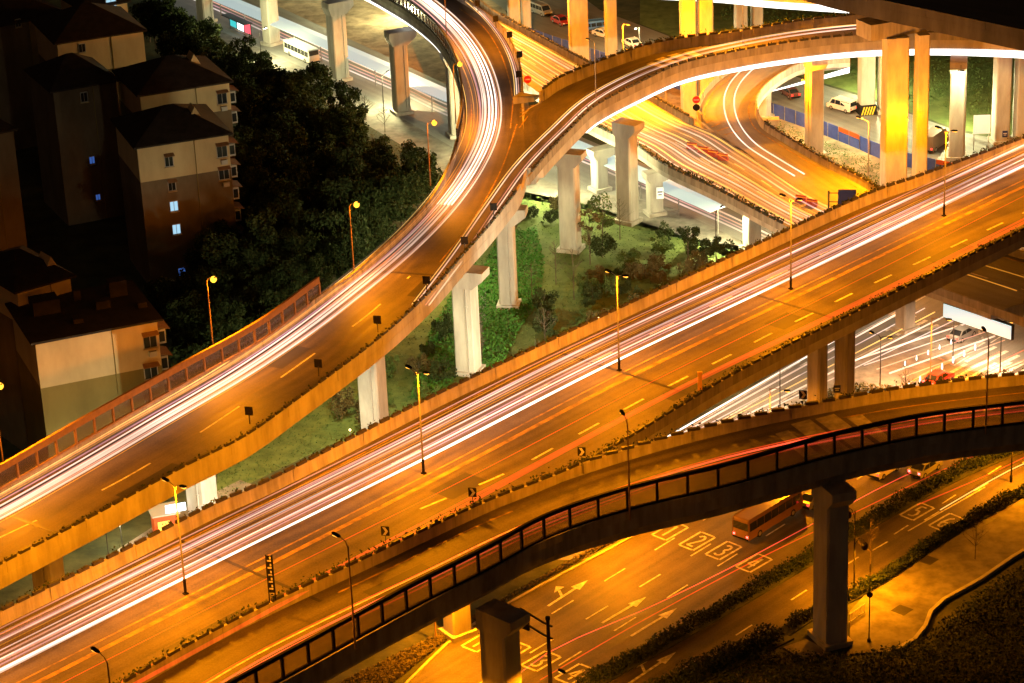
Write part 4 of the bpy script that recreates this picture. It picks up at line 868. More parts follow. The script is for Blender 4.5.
def building(label, a, b, h, depth, split, hip=True, bays=(), wins=(), upper='wall_cream', lower='wall_grey', roofh=3.2, gables=(), parapet=False):
    A, B = at(a[0], a[1], h), at(b[0], b[1], h); e = (B-A); W = e.length; e.normalize(); n = Vector((-e.y, e.x, 0)); up = Vector((0, 0, 1))
    A0 = Vector((A.x, A.y, 0)); t = thing('apartment_house', label, 'apartment house', A0)
    def blk(z0, z1, off, m, nm):
        mb = MB(); c = [A0-e*off-n*off, A0+e*(W+off)-n*off, A0+e*(W+off)+n*(depth+off), A0-e*off+n*(depth+off)]
        mb.sweep([[p+up*z0 for p in c], [p+up*z1 for p in c]]); return mb.build(nm, M[m], t)
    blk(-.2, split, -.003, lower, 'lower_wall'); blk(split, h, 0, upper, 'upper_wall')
    mb = MB(); ov = .55
    c = [A0-e*ov-n*ov, A0+e*(W+ov)-n*ov, A0+e*(W+ov)+n*(depth+ov), A0-e*ov+n*(depth+ov)]
    if hip:
        k = min(W, depth)*.45; r1, r2 = A0+e*k+n*depth/2+up*(h+roofh), A0+e*(W-k)+n*depth/2+up*(h+roofh)
        lo = [p+up*(h+.003) for p in c]; hi = [p+up*(h+.22) for p in c]
        mb.add(lo+hi+[r1, r2], [(3, 2, 1, 0), (0, 1, 5, 4), (1, 2, 6, 5), (2, 3, 7, 6), (3, 0, 4, 7), (4, 5, 9, 8), (5, 6, 9), (6, 7, 8, 9), (7, 4, 8)])
        r = mb.build('roof', M['roof'], t)
        for u in gables:     # raised dormers with a pale cheek
            g = A0+e*u[0]+n*u[1]+up*(h+u[2]); q = MB(); q.sweep([[g-e*.9, g+e*.9, g+up*1.7], [g-e*.9+n*2.4, g+e*.9+n*2.4, g+up*1.7+n*2.4]]); q.build('dormer', M['wall_cream'], r)
    else:
        mb.sweep([[p+up*(h+.003) for p in c], [p+up*(h+.25) for p in c]]); r = mb.build('roof', M['roof'], t)
        for u in gables:
            g = A0+e*u[0]+n*u[1]+up*(h+.25); q = MB(); q.box(g+up*u[2]/2, (u[3], u[3]*.8, u[2]), rz_of(e)); q.build('roof_cabin', M['roof'], r)
    for px, py, w_, h_, pane, aw in wins:
        window(t, on_plane(px, py, A0, n), e, n, w_, h_, pane, aw)
    for z in bays:          # bay windows with little roofs on the right hand end
        q = MB(); g = A0+e*(W+.45)+n*1.6+up*z; q.box(g, (.9, 2.4, 1.7), rz_of(e)); y = q.build('bay_window', M['frame'], t)
        q = MB(); q.box(g-n*1.21, (.62, .04, 1.2), rz_of(e)); q.build('pane', M['window'], y)
        q = MB(); q.add([g+e*k*.5+n*j*1.4+up*zz for k, j, zz in ((-.9, -1, 1.25), (1.9, -1, .85), (1.9, 1, .85), (-.9, 1, 1.25), (-.9, -1, 1.19), (1.9, -1, .79), (1.9, 1, .79), (-.9, 1, 1.19))], [(0, 1, 2, 3), (7, 6, 5, 4), (0, 4, 5, 1), (1, 5, 6, 2), (2, 6, 7, 3), (3, 7, 4, 0)]); q.build('awning', M['rust_steel'], y)
    # drain pipe
    q = MB(); q.tube([A0+e*(W*.62)-n*.08+up*.1, A0+e*(W*.62)-n*.08+up*h], .06, 6); q.build('drain_pipe', M['wall_lower'], t)
    return t
building('cream flat roofed house nearest the left screen, its lower half a darker ochre with the shade painted in', (35, 343), (157, 320), 19, 12, 13.6, hip=False, lower='wall_lower', bays=(16.8, 13.6, 10.5), wins=((150, 341, 1.5, 1.6, 'window', True), (151, 372, 1.5, 1.6, 'window', True), (152, 403, 1.5, 1.6, 'window', True)), gables=((3, 8, 1.6, 3), (9, 6, .9, 1.6), (11.5, 9, 1.8, 2), (5.5, 3, .5, 1.1), (7, 9.5, 1.2, .8), (13, 4, .6, 1.0)))
building('pale walled house behind the flat roofed cream house at the left edge', (17, 292), (70, 277), 21, 12, 17, bays=(), gables=((5.5, 2, .5),), roofh=2.6)
building('tan house by the trees with two white lit windows in its end wall', (137, 148), (228, 134), 20, 13, 15.2, bays=(17.6, 14.6, 11.5, 8.4, 5.2), wins=((169, 161, 1.1, 1.5, 'window', True), (172, 186, 1.0, 1.3, 'window', True), (174, 206, 1.1, 1.4, 'lit_white', False), (176.5, 229, 1.1, 1.4, 'lit_white', False), (182, 272, 1.0, 1.3, 'lit_blue', False), (222, 151, 1.4, 1.7, 'window', True), (224, 174, 1.4, 1.5, 'window', True)), gables=((9, 4, 1.4),))
building('tan house with a dark hipped roof, second in the row by the trees', (140, 96), (229, 82), 20, 13, 16, bays=(17.6, 14.6), wins=((222, 98, 1.4, 1.7, 'window', True),), gables=((9.5, 5, 1.6),))
building('tan house with a long dark roof, topmost of the row at the upper left', (57, 44), (143, 31), 21, 14, 16, bays=(), roofh=3.6, wins=((82, 48, 1.0, 1.3, 'window', False),))
building('dim grey brown house with small blue lit windows, left of the lit row', (53, 92), (116, 81), 20, 12, 17, upper='wall_grey', wins=((84, 97, 1, 1.4, 'window', False), (92, 160, .8, 1.1, 'lit_blue', False), (98, 197, .7, .9, 'lit_blue', False)), roofh=3.4)
building('dim house cut off by the left edge with a reddish lower wall', (-40, 142), (13, 130), 20, 12, 14, upper='wall_grey')
building('dim house in the top left corner with a small dark window', (-30, 32), (64, 14), 20, 12, 15, upper='wall_grey', wins=((18, 23, .9, 1.2, 'window', False),))
building('house at the top edge with one bright white window', (83, 10), (127, 2), 19, 10, 14, wins=((111, 3, 1.7, 1.3, 'lit_white', False),))

# ================================================================== TREES
def crown_mesh(name, n, rx, rz, z0, clumps, size, mm, seed, flat=1.0):
    random.seed(seed); mb = MB(); cl = []
    for _ in range(clumps):
        while 1:
            p = Vector((random.uniform(-1, 1), random.uniform(-1, 1), random.uniform(-1, 1)))
            if p.length < 1 and p.length > .25: break
        cl.append((Vector((p.x*rx, p.y*rx, z0+rz+p.z*rz*flat)), random.uniform(.22, .42)*rx))
    for _ in range(n):
        c, r = random.choice(cl); d = Vector((random.gauss(0, 1), random.gauss(0, 1), random.gauss(0, .8)))
        mb.leaf(c+d.normalized()*r*random.random()**.4, size*random.uniform(.6, 1.4))
    return mb, cl
def make_tree(label, n, rx, rz, z0, clumps, size, leafm, seed, group, r0=.2, name='broadleaf_tree'):
    t = thing(name, label, 'tree', (0, 0, 0), 0, group)
    mb, cl = crown_mesh('crown', n, rx, rz, z0, clumps, size, leafm, seed)
    tr = MB(); tr.tube([(0, 0, -.1), (.05, .03, z0*.6), (0, .05, z0+rz*.6), (.1, 0, z0+rz*1.5)], [r0, r0*.8, r0*.55, r0*.15], 7)
    for c, r in cl[:9]: tr.tube([(0, .04, z0+rz*.3*random.random()), c*.5+Vector((0, 0, (z0+rz*.5)*.5)), c], [r0*.45, r0*.28, r0*.07], 5)
    local(tr, 'trunk', M['bark'], t); local(mb, 'crown', M[leafm], t); return t
wood = [make_tree('dark broadleaf tree in the wood between the houses and the curving road', 7000, 3.2, 2.8, 2.2, 26, .19, 'leaf_dark', 11, 'trees of the dark wood'),
        make_tree('dark broadleaf tree in the wood between the houses and the curving road', 7000, 2.8, 3.6, 2.5, 30, .18, 'leaf_dark', 12, 'trees of the dark wood'),
        make_tree('dark broadleaf tree in the wood between the houses and the curving road', 7000, 3.7, 2.6, 2.0, 24, .2, 'leaf_dark', 13, 'trees of the dark wood')]
def inside(x, y, poly):
    c = False; j = len(poly)-1
    for i in range(len(poly)):
        if (poly[i][1] > y) != (poly[j][1] > y) and x < (poly[j][0]-poly[i][0])*(y-poly[i][1])/(poly[j][1]-poly[i][1])+poly[i][0]: c = not c
        j = i
    return c
wp = [(150, 50), (200, 84), (250, 104), (290, 128), (340, 146), (362, 166), (400, 192), (428, 196), (428, 215), (400, 252), (350, 298), (300, 330), (240, 370), (195, 395), (172, 340), (215, 290), (245, 260), (248, 200), (240, 120), (232, 70), (150, 40)]
pts = []; random.seed(3); tries = 0
while len(pts) < 118 and tries < 9000:
    tries += 1; x, y = random.uniform(140, 430), random.uniform(0, 400)
    if not inside(x, y, wp): continue
    p = at(x, y, 0)
    if min([(p-q).length for q in pts]+[99]) < 3.7: continue
    s_ = cLF.near(p)
    if (cLF(s_)-Vector((p.x, p.y, zL))).length < 4.5 or any((Vector((p.x-b.x, p.y-b.y, 0))).length < 2.6 for b in [at(288, 172+21, 0), at(262, 154+21, 0)]): continue
    pts.append(p)
for i, p in enumerate(pts):
    o = wood[i] if i < 3 else copy_tree(wood[i % 3]); o.location = p; k = random.uniform(.7, 1.2); o.scale = (k, k, k*random.uniform(.85, 1.15)); o.rotation_euler.z = random.random()*6.3
specials = [(312, 122, 1.15, 'round dark tree beside the white bus, darkest against the pale street', 0), (265, 100, .8, 'dark tree crown just below the bus shelter', 1), (340, 150, .9, 'dark tree with a greener top below the white bus', 2)]
for x, y, k, l, v in specials:
    o = copy_tree(wood[v]); o.location = at(x, y, 0); o.scale = (k, k, k); o['label'] = l; del o['group']
# shrubs in the garden under the curved roads
sh = [make_tree('bushy green shrub on the lawn between the curved ramp and the main road', 1900, 1.5, 1.0, .2, 14, .11, 'leaf_mid', 21, 'shrubs on the lawn', .06, 'shrub'),
      make_tree('bushy dry shrub on the lawn between the curved ramp and the main road', 1700, 1.8, .9, .1, 14, .11, 'leaf_dry', 22, 'dry shrubs on the lawn', .06, 'shrub'),
      make_tree('dark green shrub on the lawn between the curved ramp and the main road', 2000, 1.4, 1.2, .2, 16, .11, 'leaf_dark', 23, 'dark shrubs on the lawn', .06, 'shrub')]
def scatter(poly, n, mind, seed):
    random.seed(seed); out = []; xs = [p[0] for p in poly]; ys = [p[1] for p in poly]; k = 0
    while len(out) < n and k < 6000:
        k += 1; x, y = random.uniform(min(xs), max(xs)), random.uniform(min(ys), max(ys))
        if inside(x, y, poly):
            p = at(x, y, 0)
            if min([(p-q).length for q in out]+[99]) > mind: out.append(p)
    return out
gp = scatter([(545, 300), (600, 250), (650, 235), (700, 250), (750, 268), (700, 292), (640, 318), (560, 352), (520, 372), (530, 350)], 36, 2.2, 5)+scatter([(330, 420), (420, 350), (452, 330), (440, 400), (380, 430)], 9, 3.4, 6)+scatter([(480, 200), (560, 205), (560, 240), (490, 225)], 7, 2.5, 8)
for i, p in enumerate(gp):
    o = sh[i] if i < 3 else copy_tree(sh[i % 3]); o.location = p; k = random.uniform(.6, 1.25); o.scale = (k, k, k*random.uniform(.8, 1.3)); o.rotation_euler.z = random.random()*6.3
# thin garden trees
t = make_tree('slender loose crowned tree standing before the pale piers on the lawn', 1400, 2.2, 2.2, 3.6, 14, .15, 'leaf_mid', 31, None, .11); t.location = at(603, 252, 0)
t = make_tree('small dark tree with spreading crown at the right of the garden, by the pavement', 1600, 1.6, 1.4, 2.6, 12, .14, 'leaf_dark', 32, None, .1); t.location = at(688, 262, 0)
t = make_tree('small flat topped palm like tree nearest the pale pavement', 1500, 1.9, .9, 2.4, 11, .15, 'leaf_dark', 33, None, .1); t.location = at(716, 268, 0)
t = make_tree('tall thin leafy tree in the middle of the garden, left of the slender one', 900, 1.4, 2.6, 3.0, 11, .13, 'leaf_dry', 34, None, .09); t.location = at(590, 265, 0)
def bare(label, H, seed, loc, group=None):
    random.seed(seed); t = thing('bare_sapling', label, 'tree', loc, 0, group); tr = MB(); tr.tube([(0, 0, 0), (.05, .02, H*.5), (0, .06, H)], [.06, .045, .015], 6); local(tr, 'trunk', M['bark'], t)
    br = MB()
    for i in range(22):
        z = H*random.uniform(.3, .95); a = random.random()*6.3; l = (H-z)*.35+.3; e = Vector((math.cos(a)*l, math.sin(a)*l, z+l*.9)); br.tube([(0, 0, z), e*.5+Vector((0, 0, z*.5-.02)), e], [.025, .018, .006], 4)
        for _ in range(2): br.tube([e*.8+Vector((0, 0, z*.2)), e+Vector((random.gauss(0, .3), random.gauss(0, .3), .35))], [.012, .004], 4)
    local(br, 'branches', M['bark'], t); return t
for i, (x, y, H) in enumerate(((478, 336, 4), (532, 300, 5), (556, 285, 6), (574, 300, 7), (545, 345, 5), (620, 240, 6), (566, 248, 5), (540, 370, 4), (350, 128, 4), (366, 120, 4), (385, 132, 4), (975, 560, 5), (870, 572, 6), (905, 398, 4))):
    bare(('bare twiggy sapling on the lawn of the garden', 'bare twiggy sapling on the verge of the pale street', 'bare sapling beside the plaza')[0 if i < 8 else 1 if i < 11 else 2] if i < 13 else 'bare sapling on the traffic island', H, 40+i, at(x, y, 0), ('bare saplings in the garden', 'bare saplings on the street verge', 'bare saplings by the plaza')[0 if i < 8 else 1 if i < 11 else 2] if i < 13 else None)
# ground ivy and weeds
def cover(name, label, poly, n, m, size, h, seed):
    random.seed(seed); mb = MB(); xs = [p[0] for p in poly]; ys = [p[1] for p in poly]; k = 0
    while k < n:
        x, y = random.uniform(min(xs), max(xs)), random.uniform(min(ys), max(ys))
        if inside(x, y, poly): p = at(x, y, 0); p.z = .02+random.random()*h; mb.leaf(p, size*random.uniform(.6, 1.4), up=1.5); k += 1
    return tag(mb.build(name, M[m]), label, 'ground cover', None, 'stuff')
cover('ground_ivy', 'bright green ivy covering the bed round the dark pier on the lawn', [(486, 262), (500, 235), (536, 228), (545, 262), (540, 300), (520, 330), (500, 372), (482, 382), (484, 340), (478, 300)], 7000, 'leaf_ivy', .2, .35, 51)
cover('ivy_bank', 'bright green ivy bank at the left of the garden below the curving road', [(430, 330), (462, 280), (476, 262), (480, 300), (470, 360), (440, 400), (410, 400)], 3500, 'leaf_ivy', .2, .3, 52)
cover('grass', 'rough grass on the lawns below the curving road', [(215, 500), (330, 445), (440, 412), (560, 350), (690, 290), (750, 255), (690, 240), (590, 205), (490, 190), (440, 215), (400, 330), (300, 400), (220, 455)], 12000, 'leaf_mid', .13, .2, 53)
cover('weeds', 'weeds along the verge of the pale street', [(262, 72), (345, 115), (420, 158), (455, 192), (440, 205), (330, 140), (250, 80)], 3500, 'leaf_dry', .15, .4, 54)
cover('weeds', 'weeds on the verge below the foreground ramp', [(330, 690), (400, 655), (470, 620), (600, 545), (690, 500), (800, 448), (760, 470), (601, 550), (519, 594), (460, 630), (385, 690)], 15000, 'leaf_dry', .11, .45, 55)
cover('bank_shrubs', 'dark low growth on the green bank behind the car park', [(720, 20), (800, 55), (900, 100), (1024, 130), (1024, -20), (720, -30)], 13000, 'leaf_mid', .18, .8, 56)
cover('corner_shrubs', 'dark shrubs filling the bottom right corner', [(700, 690), (760, 655), (850, 660), (920, 645), (985, 590), (1040, 560), (1060, 700)], 17000, 'leaf_dark', .15, .9, 57)
cover('island_plants', 'low plants on the traffic island', [(790, 412), (845, 385), (900, 392), (870, 412), (800, 425)], 3500, 'leaf_dry', .2, .7, 58)
cover('strip_weeds', 'weeds on the bare strip in front of the blue hoarding', [(700, 98), (780, 122), (880, 165), (880, 188), (820, 160), (770, 130)], 2600, 'leaf_mid', .12, .3, 59)

# ================================================================== STREET THINGS
# pale lit canopy beside the street
c0 = [at(x, y, 4) for x, y in ((150, -36), (239, 0), (395, 66), (449, 90), (579, 141), (664, 177), (731, 206))]
cc = Cv(c0); t = thing('canopy', 'long pale glowing canopy roof running beside the street at the top left', 'canopy', Vector((c0[0].x, c0[0].y, 0)))
mb = MB(); mb.sweep([[cc.off(x, -.2, 0), cc.off(x, 1.5, .25), cc.off(x, 3.6, 0), cc.off(x, 3.6, -.12), cc.off(x, 1.5, .13), cc.off(x, -.2, -.12)] for x in steps(0, cc.len, 4)]); mb.build('roof', M['canopy'], t)
for x in steps(3, cc.len-1, 9):
    mb = MB(); p = cc.off(x, 1.5); mb.tube([(p.x, p.y, 0), (p.x, p.y, 4.1)], .09, 6); mb.bar(cc.off(x, 0, -.18), cc.off(x, 3.4, -.18), .1); mb.build('post', M['steel'], t)
# light box along the low road at the right
a, b = at(950, 300, 6.9), at(1019, 323, 6.9); e = (b-a).normalized(); n = Vector((e.y, -e.x, 0)); t = thing('light_box', 'glowing pale blue light box hung along the dark road edge at the right', 'light box', a)
a = a+n*1.3-Vector((0, 0, .35)); b = b+n*1.3-Vector((0, 0, .35)); mb = MB(); mb.bar((a+b)/2-e*(b-a).length/2-Vector((0, 0, .55))-n*.25, (a+b)/2+e*(b-a).length/2-Vector((0, 0, .55))-n*.25, .4, 1.9); mb.build('casing', M['dark_steel'], t)
mb = MB(); mb.bar(a+e*.1-Vector((0, 0, .55)), b-e*.1-Vector((0, 0, .55)), .06, 1.7); mb.build('lit_face', M['lightbox'], t)
# blue hoarding
hc = Cv([at(x, y, 0) for x, y in ((505, 29), (533, 41), (595, 62), (690, 93), (774, 117), (806, 128), (856, 148), (884, 160), (941, 175), (1000, 186))])
t = thing('hoarding', 'long blue sheet hoarding with orange sections in front of the car park', 'hoarding', hc(0))
xs = steps(0, hc.len, 2.6)
for i, (a, b) in enumerate(zip(xs, xs[1:])):
    mb = MB(); mb.sweep([[hc.off(x, -.03, 0), hc.off(x, .03, 0), hc.off(x, .03, 2.2), hc.off(x, -.03, 2.2)] for x in (a+.03, b-.03)])
    p = hc(a); top = i in (33, 34, 41, 42, 43, 44); mb.build('sheet', M['hoard_blue'], t)
    if top:
        mb = MB(); mb.sweep([[hc.off(x, -.05, 1.55), hc.off(x, .05, 1.55), hc.off(x, .05, 2.25), hc.off(x, -.05, 2.25)] for x in (a+.03, b-.03)]); mb.build('orange_band', M['hoard_red'], t)
    mb = MB(); mb.bar(hc.off(a, .1), hc.off(a, .1, 2.3), .08); mb.build('post', M['steel'], t)
def xf(o, px, py, z, rz): o.location = at(px, py, z); o.rotation_euler.z = rz; return o
# square boards along the curving road: dark backs of chevron boards
bd = thing('sign_board', 'x', 'sign board', (0, 0, 0), 0, 'dark square boards along the curving road')
mb = MB(); mb.box((0, 0, .55), (.1, .1, 1.1)); local(mb, 'post', M['dark_steel'], bd); mb = MB(); mb.box((0, 0, 1.45), (.06, .85, .95)); local(mb, 'board', M['black'], bd, bevel=.02)
ords = ['lowest dark square board on the lower parapet of the curving road', 'second dark square board from the bottom on the curving road', 'third dark square board from the bottom on the curving road', 'dark square board above the pale pier on the curving road', 'fifth dark square board from the bottom on the curving road', 'dark square board at the lower side just below the fork']
first = True
for (x, y), l in zip(((250, 424), (319, 376), (378, 332), (427, 292), (465, 252), (494, 218)), ords):
    o = bd if first else copy_tree(bd); first = False; o.location = at(x, y, zL+1.1); o['label'] = l; o.rotation_euler.z = rz_of(cLN.tan(cLN.near(o.location)))+.25
for (x, y), l in zip(((519, 84), (520, 64), (510, 44), (496, 28), (478, 12)), ('small board just behind the red no entry disc', 'dark square board on the right edge of the bend, nearest the fork', 'second dark square board from the fork on the right edge of the bend', 'third dark square board from the fork on the right edge of the bend', 'uppermost dark square board on the right edge of the bend')):
    o = copy_tree(bd); o.location = at(x, y, zL+1.1); o['label'] = l; o['group'] = 'dark square boards on the right edge of the bend'; o.rotation_euler.z = rz_of(cLN.tan(cLN.near(o.location)))+.2
# chevron signs on the divider
cv = thing('chevron_sign', 'x', 'road sign', (0, 0, 0), 0, 'chevron signs on the divider')
mb = MB(); mb.box((0, 0, .5), (.08, .08, 1.0)); local(mb, 'post', M['dark_steel'], cv)
mb = MB(); mb.box((0, 0, 1.55), (1.0, .06, 1.2)); brd = local(mb, 'board', M['black'], cv, bevel=.02)
mb = MB()
for s in (-1, 1): mb.add([(-.32, -.045, 1.55+s*.5), (.02, -.045, 1.55+s*.5), (.36, -.045, 1.55), (.02, -.045, 1.55), (-.32, -.06, 1.55+s*.5), (.02, -.06, 1.55+s*.5), (.36, -.06, 1.55), (.02, -.06, 1.55)], [(4, 5, 6, 7), (3, 2, 1, 0), (0, 1, 5, 4), (1, 2, 6, 5), (3, 0, 4, 7)])
q = mb.build('chevron', M['white_paint']); q.parent = brd
for i, (x, y, h, l) in enumerate(((386, 543, 18.1, 'chevron sign on the divider nearest the lower left, left of two others'), (473, 504, 18.1, 'middle chevron sign on the divider between main road and ramp'), (582, 463, 18.1, 'chevron sign where the foreground ramp leaves the main road'), (803, 406, 20.6, 'chevron sign on the inner parapet of the ramp below the main piers'))):
    o = cv if i == 0 else copy_tree(cv); xf(o, x, y, h, -.25); o['label'] = l; o.scale = (.78, .78, .78)
# no entry discs
def disc_sign(label, loc, H, second=False, rz=0, r=.55):
    t = thing('traffic_sign', label, 'traffic sign', loc, rz); mb = MB(); mb.tube([(0, .06, 0), (0, .06, H+r)], .05, 6); local(mb, 'post', M['steel'], t)
    mb = MB(); mb.tube([(0, 0, H), (0, -.04, H)], r, 20); d = local(mb, 'disc', M['sign_red'], t); mb = MB(); mb.box((0, -.055, H), (r*1.35, .02, r*.32)); q = mb.build('bar', M['white_paint']); q.parent = d
    if second: mb = MB(); mb.tube([(0, 0, H-1.15), (0, -.04, H-1.15)], r*.95, 20); local(mb, 'lower_disc', M['black'], t)
    return t
disc_sign('red no entry disc at the fork of the curving road', at(528, 91, 17.1), 1.7)
disc_sign('red no entry disc above a dark disc beside the paired orange columns', at(696.5, 121, 8.9), 3.2, True)
# blue board on bracket
t = thing('direction_sign', 'dark blue direction board on a bracket mast above the low road', 'direction sign', at(828.5, 214, 9), -.15)
mb = MB(); mb.tube([(0, 0, -1), (0, 0, 3.2)], .12, 8); local(mb, 'mast', M['dark_steel'], t); mb = MB(); mb.bar((0, 0, 2.9), (1.3, 0, 2.9), .1); mb.bar((0, 0, 1.7), (1.3, 0, 1.7), .1); local(mb, 'bracket', M['dark_steel'], t)
mb = MB(); mb.box((2.35, -.05, 2.3), (2.3, .08, 2.2)); local(mb, 'board', M['sign_blue'], t, bevel=.03)
# narrow striped mast sign
t = thing('mast_sign', 'tall narrow dark sign with pale rungs standing on the divider at lower left', 'mast sign', at(273, 604, 18), -.2)
mb = MB(); mb.box((-.28, 0, 2.4), (.09, .09, 4.8)); mb.box((.28, 0, 2.6), (.09, .09, 4.4)); local(mb, 'mast', M['black'], t)
mb = MB(); mb.box((0, .05, 2.9), (.5, .04, 3.6)); pl = local(mb, 'plate', M['black'], t)
mb = MB()
for k in range(5): mb.box((-.02, -.01, 1.5+k*.68), (.34, .06, .13)); mb.box((.08, -.01, 1.78+k*.68), (.12, .06, .22))
q = mb.build('rungs', M['white_paint']); q.parent = pl
# orange marker post on main road edge
t = thing('marker_post', 'short orange marker post on the near edge of the main road', 'marker post', at(700, 391, 18.1)); mb = MB(); mb.box((0, 0, 1.0), (.42, .25, 2.0)); local(mb, 'post', M['plastic_yellow'], t, bevel=.04); mb = MB(); mb.box((0, 0, 2.06), (.5, .32, .12)); local(mb, 'cap', M['plastic_yellow'], t)
# white billboard
p = at(981, 150, 0); t = thing('billboard', 'blank white billboard on two legs before the right hand piers', 'billboard', p, -.05)
mb = MB(); mb.box((-1.1, .1, 1.3), (.12, .12, 2.6)); local(mb, 'leg', M['steel'], t); mb = MB(); mb.box((1.1, .1, 1.3), (.12, .12, 2.6)); local(mb, 'leg', M['steel'], t)
mb = MB(); mb.box((0, 0, 4.0), (2.5, .1, 2.9)); local(mb, 'panel', M['sign_white'], t, bevel=.03)
# notices on piers
def plate(label, px, py, w, h, m, yoff, A):
    n = Vector((.12, 1, 0)).normalized(); p = on_plane(px, py, A, n); t = thing('notice_plate', label, 'notice', p); mb = MB(); mb.box((0, 0, 0), (w, .05, h)); local(mb, 'plate', M[m], t, bevel=.015); mb = MB(); mb.box((0, -.035, h*.1), (w*.7, .015, h*.12)); mb.box((0, -.035, -h*.15), (w*.5, .015, h*.1)); local(mb, 'stripe', M['white_paint' if m != 'sign_white' else 'sign_blue'], t); return t
plate('white notice on the short dark pier of the low road', 660, 193, 1.0, 1.7, 'sign_white', 0, at(655, 214, 0)-Vector((0, 1.5, 0)))
plate('small violet notice on a right hand pier above the main road', 1005, 134, .8, 1.0, 'sign_blue', 0, at(1000, 142, 0)-Vector((0, 1.5, 0)))
plate('small violet notice low on the main road piers', 837, 389, .8, .9, 'sign_blue', 0, at(835, 425, 0)-Vector((0, 1.6, 0)))
# striped foot of the pier behind the van
p = at(866, 113, 0); t = thing('pier_guard', 'yellow and black striped guard round the pier foot beside the white van', 'pier guard', p, .12)
mb = MB(); mb.box((0, 0, .75), (2.75, 2.75, 1.5)); g = local(mb, 'guard', M['black'], t, bevel=.03); mb = MB()
for k in range(-3, 4):
    x = k*.42; lo, hi = max(-1.35, x-.3), min(1.35, x+.3)
    mb.add([(x-.32, -1.40, .12), (x-.1, -1.40, .12), (x+.32, -1.40, 1.42), (x+.1, -1.40, 1.42), (x-.32, -1.385, .12), (x-.1, -1.385, .12), (x+.32, -1.385, 1.42), (x+.1, -1.385, 1.42)], [(0, 1, 2, 3), (7, 6, 5, 4), (0, 4, 5, 1), (2, 6, 7, 3)]) if abs(x) < 1.05 else None
q = mb.build('stripes', M['stripe_yellow']); q.parent = g
# plastic barriers on the low road
br_ = thing('traffic_barrier', 'x', 'traffic barrier', (0, 0, 0), 0, 'red and yellow plastic barriers on the low road')
mb = MB(); mb.sweep([[(x, y, z) for y, z in ((-.3, 0), (.3, 0), (.3, .18), (.14, .45), (.12, .95), (-.12, .95), (-.14, .45), (-.3, .18))] for x in (-.72, .72)]); local(mb, 'body', M['plastic_red'], br_, bevel=.03)
mb = MB(); mb.box((0, 0, .72), (1.46, .27, .16)); local(mb, 'band', M['plastic_yellow'], br_)
for i, (x, y, l) in enumerate(((692, 149, 'first red plastic barrier from the left in the row of four on the low road'), (703, 153, 'second red plastic barrier in the row of four on the low road'), (713, 156.5, 'third red plastic barrier in the row of four on the low road'), (723, 160, 'last red plastic barrier in the row of four on the low road'), (801, 202, 'left plastic barrier near the blue direction board'), (812, 206, 'right plastic barrier near the blue direction board'))):
    o = br_ if i == 0 else copy_tree(br_); xf(o, x, y, 8.01, -.55); o['label'] = l
# white delineators and bollards on the right street
dl = thing('delineator', 'x', 'delineator', (0, 0, 0), 0, 'glowing white delineators before the crossing')
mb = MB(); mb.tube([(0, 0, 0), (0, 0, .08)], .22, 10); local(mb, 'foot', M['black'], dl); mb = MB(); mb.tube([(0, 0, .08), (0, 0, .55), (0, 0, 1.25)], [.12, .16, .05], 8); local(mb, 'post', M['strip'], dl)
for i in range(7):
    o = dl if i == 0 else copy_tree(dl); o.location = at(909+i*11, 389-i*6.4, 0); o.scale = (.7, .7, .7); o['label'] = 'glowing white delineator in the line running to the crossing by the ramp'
dl2 = [(905+i*11.5, 366-i*5.4) for i in range(6)]
for i, (x, y) in enumerate(dl2):
    o = copy_tree(dl); o.location = at(x, y, .14); o.scale = (.55, .55, .55); o['label'] = 'glowing white delineator along the far edge of the traffic island'; o['group'] = 'white delineators on the traffic island'
# gantry with small signal
p = at(551, 700, 0); t = thing('gantry_post', 'dark gantry post with two arms and a small signal box beside the foreground pier', 'gantry', p, rz_of(gr)+math.pi)
mb = MB(); mb.tube([(0, 0, 0), (0, 0, 8.6)], [.22, .16], 8); mb.tube([(0, 0, 8.6), (0, 0, 8.9)], .22, 8); local(mb, 'post', M['black'], t)
for z in (8.2, 6.9): mb = MB(); mb.bar((.6, 0, z-.1), (-3.4 if False else 3.4, 0, z+.45), .14); mb.bar((-.5, 0, z-.15), (.6, 0, z-.1), .14); local(mb, 'arm', M['black'], t)
mb = MB(); mb.box((3.0, -.2, 7.4), (.9, .25, 1.9)); bx = local(mb, 'signal_box', M['black'], t, bevel=.04); mb = MB()
for k in (-.4, .35): mb.box((3.0, -.34, 7.4+k), (.5, .03, .1)); mb.box((3.2, -.34, 7.2+k), (.1, .03, .35))
q = mb.build('digits', M['wall_lower']); q.parent = bx
# steps / crate by the plaza pier, thin pole
t = thing('thin_pole', 'thin dark pole at the corner of the plaza hedge', 'pole', at(869, 642, 0)); mb = MB(); mb.tube([(0, 0, 0), (0, 0, 8.5)], [.06, .04], 6); local(mb, 'pole', M['black'], t); mb = MB(); mb.tube([(0, 0, 5.2), (0, -.05, 5.2)], .3, 14); mb.tube([(0, 0, 0), (0, 0, .3)], .18, 8); local(mb, 'round_plate', M['black'], t)
t = thing('railing', 'short pale railing at the steps beside the big foreground pier', 'railing', at(857, 618, 0), rz_of(gd))
mb = MB()
for k in range(8): mb.box((k*.35-1.2, 0, .5), (.05, .05, 1.0))
local(mb, 'bars', M['steel'], t); mb = MB(); mb.box((0, 0, 1.0), (2.7, .07, .07)); mb.box((0, 0, .15), (2.7, .07, .06)); local(mb, 'rails', M['steel'], t)
